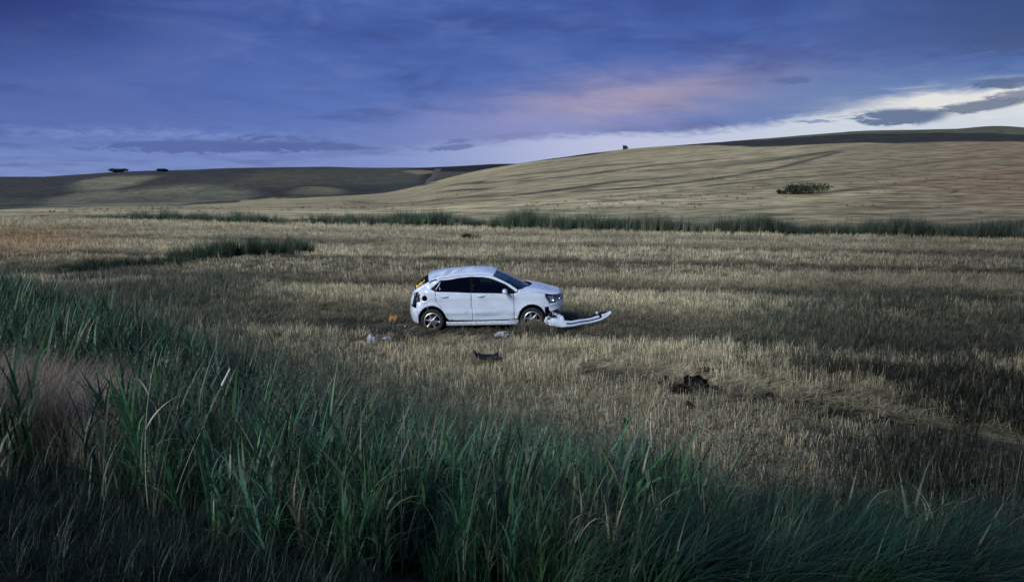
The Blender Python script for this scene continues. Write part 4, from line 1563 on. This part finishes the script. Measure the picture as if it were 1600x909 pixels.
# lamps
for side in (-1, 1):
    for cx, cz, rr, mm in ((1.745, .722, .070, CHROME), (1.915, .735, .052, CHROME)):
        y0 = side_y(cx, cz, False) - .045
        bm = bmesh.new()
        prev = None
        for k in range(6):
            ph = k / 5 * 1.25
            r_ = rr * math.sin(ph) / math.sin(1.25)
            d = rr * .75 * (1 - math.cos(ph))
            cr = [bm.verts.new((cx + r_ * math.cos(a * math.pi / 8) * 1.15, side * (y0 - .035 + d), cz + r_ * math.sin(a * math.pi / 8) + OFFZ)) for a in range(16)]
            if prev:
                for a in range(16): bm.faces.new((prev[a], prev[(a + 1) % 16], cr[(a + 1) % 16], cr[a]))
            prev = cr
        bm_obj("lamp_reflector", bm, mm, car)
# smashed tail-lamp pieces in the cavity
for (x, z, s) in ((-1.53, .86, .035), (-1.57, .76, .045), (-1.66, .70, .035), (-1.63, .86, .03), (-1.70, .62, .03)):
    bm = bmesh.new()
    bmesh.ops.create_icosphere(bm, subdivisions=1, radius=s, matrix=Matrix.Translation((x, -side_y(x, z) + .02, z + OFFZ)) @ Matrix.Diagonal((1, .4, 1.5, 1)))
    for v in bm.verts: v.co += Vector((random.uniform(-1, 1), random.uniform(-.4, .4), random.uniform(-1, 1))) * s * .5
    bm_obj("lamp_fragment", bm, CHROME if s < .04 else METAL, car, smooth=False)


# wheels
def lathe(name, prof, mat, parent, n=40, axis_flip=1):
    v, f = [], []
    for r, y in prof:
        v += [(r * math.cos(k * 2 * math.pi / n), y * axis_flip, r * math.sin(k * 2 * math.pi / n)) for k in range(n)]
    for i in range(len(prof) - 1):
        for k in range(n):
            a, b = i * n + k, i * n + (k + 1) % n
            f.append((a, b, b + n, a + n))
    return mesh_obj(name, v, f, mat, parent)


def wheel(cx, side, spin, steer=0.0):
    y = side * .795
    w = lathe("wheel", [(.205, 0.0), (.214, -.006), (.213, -.02), (.196, -.03), (.190, -.16), (.21, -.175)] if False else
              [(.188, -.020), (.207, -.014), (.214, -.004), (.216, .004), (.208, .012), (.192, .03), (.186, .15), (.21, .165)], ALLOY, car, axis_flip=-side * 1.0)
    w.location = (cx, y, .234 + OFFZ)
    w.rotation_euler = (0, spin, steer)
    s = -side
    tyre = lathe("tyre", [(.213, -.004), (.222, -.016), (.250, -.020), (.276, -.010), (.288, .008), (.291, .03), (.291, .15), (.287, .17), (.25, .19), (.213, .18)], TYRE, w, axis_flip=s)
    # tyre bulges a little where it stands
    lathe("brake_disc", [(.001, .055), (.13, .055), (.13, .075)], METAL, w, 24, s)
    lathe("wheel_well", [(.001, .085), (.186, .085)], DARKIN, w, 24, s)
    for k in range(6):
        a = k * math.pi / 3
        bm = bmesh.new()
        secs = []
        for r_, wd, d in ((.035, .036, -.004), (.07, .024, -.002), (.13, .021, .000), (.175, .028, -.004), (.203, .042, -.006)):
            secs.append([bm.verts.new((r_, s * (d + dd), ww)) for dd, ww in ((.028, -wd), (0.002, -wd * .8), (0, 0), (0.002, wd * .8), (.028, wd))])
        for p, q_ in zip(secs, secs[1:]):
            for m_ in range(4): bm.faces.new((p[m_], p[m_ + 1], q_[m_ + 1], q_[m_]))
        rot = Matrix.Rotation(a, 4, 'Y')
        bmesh.ops.transform(bm, matrix=rot, verts=bm.verts)
        bmesh.ops.recalc_face_normals(bm, faces=bm.faces[:])
        bm_obj("spoke", bm, ALLOY, w)
    lathe("hub", [(.001, -.012), (.026, -.012), (.034, -.006), (.042, .004), (.045, .03)], ALLOY, w, 24, s)
    return w


for cx, st in ((REAR[0], 0), (FRONT[0], R(3))):
    for side in (-1, 1):
        wheel(cx, side, random.uniform(0, 6), st if side < 0 else 0)
# arch liners
for cx in (REAR[0], FRONT[0]):
    for side in (-1, 1):
        rows = []
        for i in range(15):
            a = R(200 - i * 220 / 14)
            rows.append([(cx + .345 * math.cos(a), side * yy, .284 + .345 * math.sin(a) + OFFZ) for yy in (.79, .45)])
        grid_surf("arch_liner", rows, DARKIN, thick=0)

# crash structure behind the missing bumper
bm = bmesh.new()
for (x, y, z, sx, sy, sz) in ((1.86, 0, .40, .08, 1.15, .12), (1.78, 0, .30, .06, .95, .34), (1.70, -.58, .42, .18, .10, .10), (1.66, .5, .3, .3, .1, .12), (1.72, -.62, .24, .10, .12, .10)):
    bmesh.ops.create_cube(bm, size=1, matrix=Matrix.Translation((x, y, z + OFFZ)) @ Matrix.Rotation(random.uniform(-.12, .12), 4, 'Y') @ Matrix.Diagonal((sx, sy, sz, 1)))
bmesh.ops.subdivide_edges(bm, edges=bm.edges[:], cuts=2)
for v in bm.verts: v.co += Vector((random.uniform(-1, 1), random.uniform(-1, 1), random.uniform(-1, 1))) * .008
bm_obj("crash_beam", bm, METAL, car, smooth=False)
# hanging plastic liner, near corner
rows = []
for i in range(9):
    u = i / 8
    rows.append([(1.58 + .09 * u + .015 * math.sin(9 * u), -.80 + .16 * v_ + .02 * math.sin(7 * v_ + 5 * u), .50 - .30 * u + .03 * v_ * math.sin(5 * u) + OFFZ) for v_ in np.linspace(0, 1, 5)])
grid_surf("torn_arch_liner", rows, BLACKP, thick=.006)
rows = []
for i in range(8):
    u = i / 7
    rows.append([(1.66 + .22 * u, -.74 + .10 * v_ + .03 * math.sin(11 * u + 4 * v_), .31 - .05 * u + .05 * v_ + .015 * math.sin(13 * u + 6 * v_) + OFFZ) for v_ in np.linspace(0, 1, 5)])
grid_surf("broken_bracket", rows, BLACKP, thick=.006)
# round maker's badge on the nose and tail and a plain licence plate bent on the tailgate
# exhaust
# crumpled edge strip beside the quarter glass
rows = []
for i in range(9):
    u = i / 8
    x, z = -1.045 - .075 * (1 - u) * 1.0, 1.005 + .175 * u
    x = -1.105 + .115 * u
    y = -side_y(x, z) - .006
    rows.append([(x - .008, y, z + OFFZ), (x + .006, y - .004 * math.sin(9 * u), z + OFFZ), (x + .014, y + .004, z + OFFZ)])
grid_surf("bent_trim", rows, PAINT, thick=.003)

# crumpled yellow cloth lying in the broken rear window
rows = []
for i in range(14):
    u = i / 13
    row = []
    for j in range(7):
        v_ = j / 6
        p = Vector(hatch(.30 + .62 * u, .10 + .13 * v_ * (1.15 - .5 * u)))
        row.append((p.x, p.y, p.z + .012 + .022 * math.sin(12 * u + 3 * v_) + .015 * math.cos(9 * v_ + 4 * u)))
    rows.append(row)
Mw = Matrix.Translation(car.location) @ car.rotation_euler.to_matrix().to_4x4()
rows = [[tuple(Mw @ Vector(p)) for p in r] for r in rows]
yc = grid_surf("crumpled_cloth", rows, YEL, None, thick=.006, flip=True)
tag(yc, "crumpled yellow cloth caught in the broken rear window of the white car", "cloth")

# ------------------------------------------------------------------ torn-off front bumper lying beside the nose
bp = empty("detached_bumper", (1.2, 17.95, 0))
tag(bp, "white front bumper cover torn off and lying on the stubble ahead of the front wheel", "bumper")


def W(p):       # car-frame (x, y, z above ground) to the bumper's own frame
    return Vector(Mw @ Vector((p[0], p[1], p[2] + OFFZ))) - Vector((1.2, 17.95, 0))


PATH = [(1.555, -.815, .17, .20), (1.60, -.86, .11, .20), (1.70, -.90, .085, .19), (1.85, -.91, .060, .185), (2.00, -.89, .045, .165), (2.09, -.86, .040, .150), (2.25, -.78, .040, .13), (2.45, -.66, .045, .125),
        (2.65, -.52, .050, .12), (2.84, -.40, .058, .12), (2.92, -.36, .070, .13), (3.02, -.30, .095, .12), (3.12, -.24, .135, .10), (3.20, -.19, .185, .08), (3.27, -.15, .240, .05)]
PATH = [Vector(p) for p in PATH]


def bstrip(name, a0, a1, mat, depth=.0, n=60, lo=0.0, hi=1.0, back=0.55, par=bp, lip=0.0, ns=4, jag=0.0):
    rows = []
    for i in range(n + 1):
        u = lo + (hi - lo) * i / n
        f_ = u * (len(PATH) - 1)
        k = min(int(f_), len(PATH) - 2)
        p = PATH[k].lerp(PATH[k + 1], f_ - k)
        tg = (PATH[k + 1] - PATH[k]).to_3d().normalized()
        inn = Vector((-tg.y, tg.x, 0)).normalized()
        row = []
        for j in range(ns + 1):
            h = a0 + (a1 - a0) * j / ns
            zz = p.z + p.w * h
            off = depth + back * p.w * h ** 1.4 - lip * math.sin(math.pi * j / ns)
            off += jag * mn.noise(Vector((u * 30, h * 6, 0)))
            row.append(tuple(W((p.x + inn.x * off, p.y + inn.y * off, zz + .004 * math.sin(u * 40) + jag * .6 * mn.noise(Vector((u * 24, h, 3)))))))
        rows.append(row)
    return grid_surf(name, rows, mat, par, thick=.006)


bstrip("lower_lip", 0.0, .42, PAINT, 0, lip=.014)
bstrip("grille_slot", .40, .66, BLACKP, .03, lo=.36, hi=.80)
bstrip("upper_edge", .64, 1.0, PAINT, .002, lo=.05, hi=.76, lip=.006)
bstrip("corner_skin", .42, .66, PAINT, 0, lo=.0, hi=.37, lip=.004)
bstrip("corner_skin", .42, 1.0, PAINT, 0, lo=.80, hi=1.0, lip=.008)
bstrip("torn_flap", .98, 1.65, PAINT, .0, lo=.12, hi=.36, back=.75, jag=.02)
bstrip("torn_flap", 1.0, 1.35, BLACKP, .01, lo=.02, hi=.20, back=.6, jag=.04)
bstrip("inner_shell", .10, .95, DARKIN, .10, lo=.18, hi=.95, back=.9)
bstrip("mesh_grille", .55, 1.15, BLACKP, .06, lo=.70, hi=.90, back=1.2, jag=.015)
bm = bmesh.new()
bmesh.ops.create_uvsphere(bm, u_segments=14, v_segments=8, radius=.045, matrix=Matrix.Translation(W((2.90, -.26, .27))) @ Matrix.Diagonal((1, .7, .9, 1)))
bm_obj("fog_lamp", bm, principled("fog lamp", (.55, .52, .48), .3), bp)
bm = bmesh.new()
bmesh.ops.create_uvsphere(bm, u_segments=14, v_segments=8, radius=.04, matrix=Matrix.Translation(W((1.64, -.85, .29))) @ Matrix.Diagonal((1, .6, .9, 1)))
bm_obj("fog_lamp", bm, principled("fog lamp grey", (.35, .38, .42), .25), bp)


# ------------------------------------------------------------------ debris on the ground
def crumple(name, x, y, r, sq, mat, label, cat, seed, z=None, rot=0.0, jag=.45, hole=False):
    bm = bmesh.new()
    bmesh.ops.create_icosphere(bm, subdivisions=3, radius=1)
    for v in bm.verts:
        n_ = v.co.normalized()
        k_ = 1 + jag * mn.noise(n_ * 1.7 + Vector((seed, 0, 0))) + jag * .6 * mn.noise(n_ * 4.1 + Vector((0, seed, 0)))
        if hole and n_.z > .35: k_ *= .45
        v.co = Vector((n_.x * sq[0], n_.y * sq[1], n_.z * sq[2])) * k_ * r
    o = bm_obj(name, bm, mat, None, smooth=False)
    o.location = (x, y, H1(x, y) + (r * sq[2] * .55 if z is None else z))
    o.rotation_euler = (0, 0, rot)
    tag(o, label, cat)
    return o


PLASTIC = principled("grey white plastic", (.36, .38, .44), .35)
BAGM = principled("milky film", (.34, .37, .40), .3)
crumple("plastic_scrap", -3.18, 16.45, .135, (.8, .5, 1.0), PLASTIC, "pale torn plastic scrap standing in the stubble left of the rear wheel", "plastic scrap", 1.3)
crumple("plastic_scrap", -2.93, 17.05, .09, (1.2, .6, .4), PLASTIC, "small white plastic chip on the bare soil near the rear wheel", "plastic scrap", 4.1)
crumple("plastic_scrap", -3.46, 16.55, .07, (1.6, .7, .5), principled("beige plastic", (.42, .37, .27), .6), "small beige scrap leftmost among the debris behind the car", "plastic scrap", 7.7)
crumple("film_bag", -.24, 17.40, .13, (1.2, .7, .6), BAGM, "crumpled clear plastic film below the front door of the car", "plastic film", 2.2)
crumple("plastic_chip", -1.36, 15.0, .05, (1, 1, 1.2), PLASTIC, "tiny pale chip in the stubble beside the black trim piece", "plastic scrap", 3.2)
crumple("splash_guard_scrap", .86, 17.35, .09, (1.9, .7, .35), BLACKP, "small black fragment on the ground under the torn bumper", "plastic scrap", 9.2)

# black trim piece in front of the car: a bent shell with a horn
rows = []
for i in range(15):
    u = i / 14
    row = []
    for j in range(9):
        a = math.pi * (j / 8)
        r_ = .19 + .03 * math.sin(5 * u)
        x = -.20 + .42 * u
        z = .10 + .06 * (2 * u - 1) ** 2 + r_ * math.sin(a) * .55 * (.6 + .4 * u) + .02 * mn.noise(Vector((u * 7, a, 0)))
        row.append((x + .03 * mn.noise(Vector((u * 5, a * 2, 4))), .14 * math.cos(a), z))
    rows.append(row)
ob = grid_surf("black_trim_piece", rows, BLACKP, None, thick=.012)
ob.location = (-.50, 14.75, H1(-.5, 14.75) - .02)
tag(ob, "bent black plastic trim piece lying in the stubble in front of the car doors", "car part")
rows = [[(-.18 - .12 * u + .03 * w_, .05 * w_, .12 + .20 * u) for w_ in (-1 + u, 0, 1 - u)] for u in np.linspace(0, .95, 6)]
grid_surf("broken_horn", rows, BLACKP, ob, thick=.008)
rows = [[(.16 + .06 * u + .04 * w_, .06 * w_, .14 + .10 * u) for w_ in (-1 + .5 * u, 0, 1 - .5 * u)] for u in np.linspace(0, .95, 6)]
grid_surf("broken_horn", rows, BLACKP, ob, thick=.008)

MUD = principled("dark clod", (.006, .0055, .006), 1.0, spec=.08)
crumple("black_debris", 3.36, 13.30, .20, (1.1, .8, .65), MUD, "largest jagged black chunk on the skid track right of the car", "debris", 5.5, jag=.9, z=.04)
crumple("black_debris", 2.98, 12.75, .14, (.9, .9, .6), MUD, "rounded black chunk just below the largest one on the skid track", "debris", 6.6, jag=.8, z=.03)
crumple("black_debris", 3.86, 14.25, .13, (1.8, .7, .5), MUD, "flat black fragment above and right of the largest black chunk", "debris", 8.8, jag=.7)
crumple("black_debris", 1.74, 10.95, .09, (.8, .7, .9), MUD, "dark lump standing in for a shaded gap in the weeds behind the two dead white stalks", "debris", 3.9, jag=.7)  # black lump added where the weeds only leave a dark gap
crumple("soil_clod", 5.75, 11.2, .12, (1.6, .8, .45), MUD, "dark clod in the dim weeds on the right of the field", "clod", 12.1, jag=.6)
crumple("soil_clod", 4.35, 13.35, .10, (1.8, .8, .4), MUD, "dark clod on the flattened straw right of the black chunks", "clod", 13.7, jag=.6)
# low mound of torn-up soil and straw round the chunks

CLODS = []
# ------------------------------------------------------------------ single stalks
DEAD = principled("dead stalk", (.34, .32, .26), .7, grime=.5, gscale=14, gcol=(.16, .14, .10))
HUSK = principled("pale husk", (.62, .60, .52), .6)


def tube(name, pts, r0, r1, mat, parent=None, n=6, world=False):
    bm = bmesh.new()
    prev = None
    for i, p in enumerate(pts):
        p = Vector(p)
        d = (Vector(pts[min(i + 1, len(pts) - 1)]) - Vector(pts[max(i - 1, 0)])).normalized()
        a = d.cross(Vector((.2, 1, .1))).normalized()
        b = d.cross(a)
        r_ = r0 + (r1 - r0) * i / (len(pts) - 1)
        c = [bm.verts.new(p + (a * math.cos(k * 2 * math.pi / n) + b * math.sin(k * 2 * math.pi / n)) * r_) for k in range(n)]
        if prev:
            for k in range(n): bm.faces.new((prev[k], prev[(k + 1) % n], c[(k + 1) % n], c[k]))
        prev = c
    bm.faces.new(prev)
    return bm_obj(name, bm, mat, parent)


def curve_pts(p0, az, lean, length, bend, n=14, wob_=.0):
    p = Vector(p0)
    out = [tuple(p)]
    a = lean
    for i in range(n):
        p = p + Vector((math.cos(az) * math.sin(a), math.sin(az) * math.sin(a), math.cos(a))) * (length / n)
        a += bend / n + random.gauss(0, wob_)
        out.append(tuple(p))
    return out


def stalk(x, y, az, lean, length, bend, r, label, leaves=(), husk=False, mat=DEAD):
    root = empty("dead_stalk", (x, y, H1(x, y) - .03))
    tag(root, label, "stalk")
    pts = curve_pts((0, 0, 0), az, lean, length, bend, 16, .03)
    tube("stem", pts, r, r * .45, mat, root)
    for (u, la, L_, w) in leaves:
        p = pts[int(u * 16)]
        tf = Tuft()
        tf.blade(p[0], p[1], L_, w, la, .5, .9, 7, (.36, .35, .27), z0=p[2], belly=.6)
        lo_ = tf.build("leaf", M_DRYLEAF, True, root)
    if husk:
        p = Vector(pts[-1])
        d = (p - Vector(pts[-3])).normalized()
        tube("seed_husk", [tuple(p + d * t_) for t_ in (-.01, .02, .06, .10, .13)], .011, .006, HUSK, root, 8)
    return root


M_DRYLEAF, q_ = mat_new("dry leaf")
at_ = q_.n('ShaderNodeAttribute', attribute_name='bc')
b_ = q_.n('ShaderNodeBsdfPrincipled')
b_.inputs['Roughness'].default_value = .7
q_.lk(at_.outputs[0], b_.inputs['Base Color'])
o_ = q_.n('ShaderNodeOutputMaterial')
q_.lk(b_.outputs[0], o_.inputs[0])

stalk(-2.62, 5.05, 1.2, -.02, 1.26, .42, .0055, "tall dead stalk rising from bare dark soil at the lower left", leaves=((.62, .6, .35, .012), (.8, 2.6, .2, .010)))
stalk(-2.60, 5.30, .35, .30, 1.10, .14, .0045, "leaning thin stalk with a white husk tip beside the tall dead stalk", husk=True, leaves=((.7, .2, .4, .010),))
stalk(1.93, 9.75, 3.0, .10, .62, -.22, .010, "pale broken stalk standing at the edge of the green grass right of centre", mat=HUSK)
stalk(1.96, 9.15, 0, .04, .55, .02, .007, "thin straight white stalk just in front of the pale broken stalk", mat=HUSK)
stalk(2.95, 9.6, 2.85, .20, .78, 1.30, .009, "grey stalk bent over in an arch among the weeds right of the white stalks", mat=DEAD)


for i in range(26):
    x_, y_ = 3.2 + random.gauss(0, .38), 13.0 + random.gauss(0, .38)
    if i > 15: x_, y_ = 1.8 + random.random() * 5.2, 0
    if i > 15: y_ = float(np.interp(x_, [p[0] for p in SCAR], [p[1] for p in SCAR])) + random.gauss(0, .15)
    CLODS.append((x_, y_, random.uniform(.025, .08)))
bm = bmesh.new()
for x_, y_, r_ in CLODS:
    k0 = len(bm.verts)
    bmesh.ops.create_icosphere(bm, subdivisions=2, radius=r_, matrix=Matrix.Translation((x_, y_, H1(x_, y_) + r_ * .4)))
    bm.verts.ensure_lookup_table()
    for v in bm.verts[k0:]: v.co += Vector((mn.noise(v.co * 19), mn.noise(v.co * 23), mn.noise(v.co * 29))) * r_ * .7
tag(bm_obj("torn_soil", bm, principled("damp soil", (.016, .013, .010), 1.0, spec=.1), None, smooth=False), "small dark crumbs of torn-up soil strewn along the skid scar", "soil", None, 'stuff')

bm = bmesh.new()
for i in range(110):
    cx_, cy_, sx_ = random.choice([(-2.9, 17.6, .6), (-2.9, 18.6, .4), (1.6, 17.2, .7), (-.3, 17.1, .9), (2.6, 13.9, .6), (2.6, 18.2, .5)])
    p = Vector((random.gauss(cx_, sx_), random.gauss(cy_, sx_ * .5), 0))
    p.z = H1(p.x, p.y) + random.uniform(.02, .07)
    a = Vector((random.uniform(-1, 1), random.uniform(-1, 1), random.uniform(-.5, .8))) * random.uniform(.012, .035)
    b = a.cross(Vector((random.uniform(-1, 1), random.uniform(-1, 1), 1))).normalized() * a.length * random.uniform(.4, .9)
    vs_ = [bm.verts.new(p + q_) for q_ in (-a, b, a)]
    vt_ = [bm.verts.new(v.co + Vector((0, 0, .004))) for v in vs_]
    bm.faces.new(vs_)
    bm.faces.new(vt_[::-1])
    for k in range(3): bm.faces.new((vs_[k], vt_[k], vt_[(k + 1) % 3], vs_[(k + 1) % 3]))
tag(bm_obj("broken_fragments", bm, PLASTIC, None, smooth=False), "tiny pale splinters of broken plastic and glass scattered round the car", "fragments", None, 'stuff')

# clump of short orange blades behind the car
tf = Tuft()
for _ in range(70):
    a = random.uniform(0, 6.28)
    d = .10 * math.sqrt(random.random())
    tf.blade(math.cos(a) * d, math.sin(a) * d, random.uniform(.08, .24), .016, random.gauss(.3, .7), random.uniform(0, .5), random.uniform(.2, 1.2), 4, (.95 * random.uniform(.7, 1.0), .45 * random.uniform(.8, 1.1), .16))
o = tf.build("orange_tuft", M_DRYLEAF, True)
o.location = (-3.12, 18.9, H1(-3.12, 18.9) + .03)
tag(o, "clump of short orange blades standing behind the rear of the car", "grass tuft")


# ------------------------------------------------------------------ far bushes and markers
BARK = principled("bark", (.05, .04, .03), .9)


def bush_mat(name, c0, c1):
    m, q = mat_new(name)
    g = q.n('ShaderNodeNewGeometry')
    col = q.mix(g.outputs['Random Per Island'], c0, c1)
    b = q.n('ShaderNodeBsdfPrincipled')
    b.inputs['Roughness'].default_value = .7
    b.inputs['Specular IOR Level'].default_value = .2
    q.lk(col, b.inputs['Base Color'])
    o = q.n('ShaderNodeOutputMaterial')
    q.lk(b.outputs[0], o.inputs[0])
    return m


BUSHM = bush_mat("bush leaves", (.020, .034, .020), (.055, .085, .042))
DARKB = bush_mat("far tree leaves", (.010, .014, .012), (.026, .036, .026))


def bush(name, x, y, w, h, d, label, cat, mat, n=900, leaf=.12, lobes=7):
    z0 = H1(x, y)
    root = empty(name, (x, y, z0))
    tag(root, label, cat)
    v, f = [], []
    L = [(random.uniform(-.42, .42) * w, random.uniform(-.35, .35) * d, random.uniform(.25, .62) * h, random.uniform(.20, .36)) for _ in range(lobes)]
    for _ in range(n):
        cx, cy, cz, r_ = random.choice(L)
        dv = Vector((random.gauss(0, 1), random.gauss(0, 1), random.gauss(0, 1))).normalized() * random.random() ** .4
        p = Vector((cx + dv.x * r_ * w, cy + dv.y * r_ * d, max(.02, cz + dv.z * r_ * h * 1.25)))
        a = Vector((random.gauss(0, 1), random.gauss(0, 1), random.gauss(0, .6))).normalized() * leaf * random.uniform(.5, 1.4)
        b = a.cross(Vector((random.gauss(0, 1), random.gauss(0, 1), random.gauss(0, 1)))).normalized() * leaf * .45
        k = len(v)
        v += [tuple(p - a), tuple(p + b), tuple(p + a), tuple(p - b)]
        f.append((k, k + 1, k + 2, k + 3))
    mesh_obj("crown", v, f, mat, root, smooth=False)
    bm = bmesh.new()
    for cx, cy, cz, r_ in L[:5]:
        pr = None
        for i in range(4):
            t_ = i / 3
            p = Vector((cx * t_, cy * t_, cz * t_))
            rr = .05 * h * .35 * (1.2 - t_)
            c = [bm.verts.new(p + Vector((math.cos(k * 2.1) * rr, math.sin(k * 2.1) * rr, 0))) for k in range(3)]
            if pr:
                for k in range(3): bm.faces.new((pr[k], pr[(k + 1) % 3], c[(k + 1) % 3], c[k]))
            pr = c
    bm_obj("trunk", bm, BARK, root)
    return root


bush("bush", 30.0, 76.9, 3.9, 1.15, 1.6, "wide low dark bush alone on the pale right-hand slope", "bush", BUSHM, 2200, .10, 9)
bush("bush", 27.9, 77.4, 1.2, .5, .8, "small low bush just left of the wide bush on the slope", "bush", BUSHM, 420, .09, 4)
bush("bush", -2.35, 42.1, .95, .38, .5, "little dark clump in the stubble far behind the car", "bush", BUSHM, 420, .06, 5)
bush("distant_tree", -238, 455, 9.5, 2.8, 4, "left group of dark trees on the far left ridge", "trees", DARKB, 1100, .5, 6)
bush("distant_tree", -206, 445, 6.5, 1.9, 4, "right rounded clump of dark trees on the far left ridge", "trees", DARKB, 1100, .5, 5)

# hut-like marker on the skyline
hy = 268.0
hx = .1485 * hy
hz = H1(hx, hy)
root = empty("skyline_hut", (hx, hy, hz))
tag(root, "tiny dark hut standing on the skyline of the right-hand hill", "hut")
bm = bmesh.new()
bmesh.ops.create_cube(bm, size=1, matrix=Matrix.Translation((0, 0, .55)) @ Matrix.Diagonal((1.15, 1.1, 1.2, 1)))
bm_obj("wall", bm, principled("dark hut", (.02, .02, .025), .9), root, smooth=False)
bm = bmesh.new()
bmesh.ops.create_cube(bm, size=1, matrix=Matrix.Translation((.0, 0, 1.2)) @ Matrix.Rotation(.1, 4, 'Y') @ Matrix.Diagonal((1.35, 1.3, .14, 1)))
bm_obj("roof", bm, principled("hut roof", (.03, .03, .035), .8), root, smooth=False)
bm = bmesh.new()
bmesh.ops.create_cube(bm, size=1, matrix=Matrix.Translation((.85, 0, .45)) @ Matrix.Diagonal((.55, .9, 1.0, 1)))
bm_obj("lean_to", bm, principled("grey hut side", (.09, .09, .11), .9), root, smooth=False)

# pale block in the ditch line, left
bx_, by_ = -19.4, 57.3
bm = bmesh.new()
bmesh.ops.create_cube(bm, size=1, matrix=Matrix.Diagonal((1.05, .7, .55, 1)))
bmesh.ops.subdivide_edges(bm, edges=bm.edges[:], cuts=3)
for v in bm.verts: v.co += Vector((mn.noise(v.co * 3), mn.noise(v.co * 3 + Vector((5, 0, 0))), mn.noise(v.co * 3 + Vector((0, 9, 0))))) * .07
ob = bm_obj("concrete_block", bm, principled("weathered concrete", (.20, .20, .17), .9, grime=.5), None, smooth=False)
ob.location = (bx_, by_, H1(bx_, by_) + .45)
tag(ob, "weathered pale concrete culvert block in the far ditch line on the left", "concrete block")
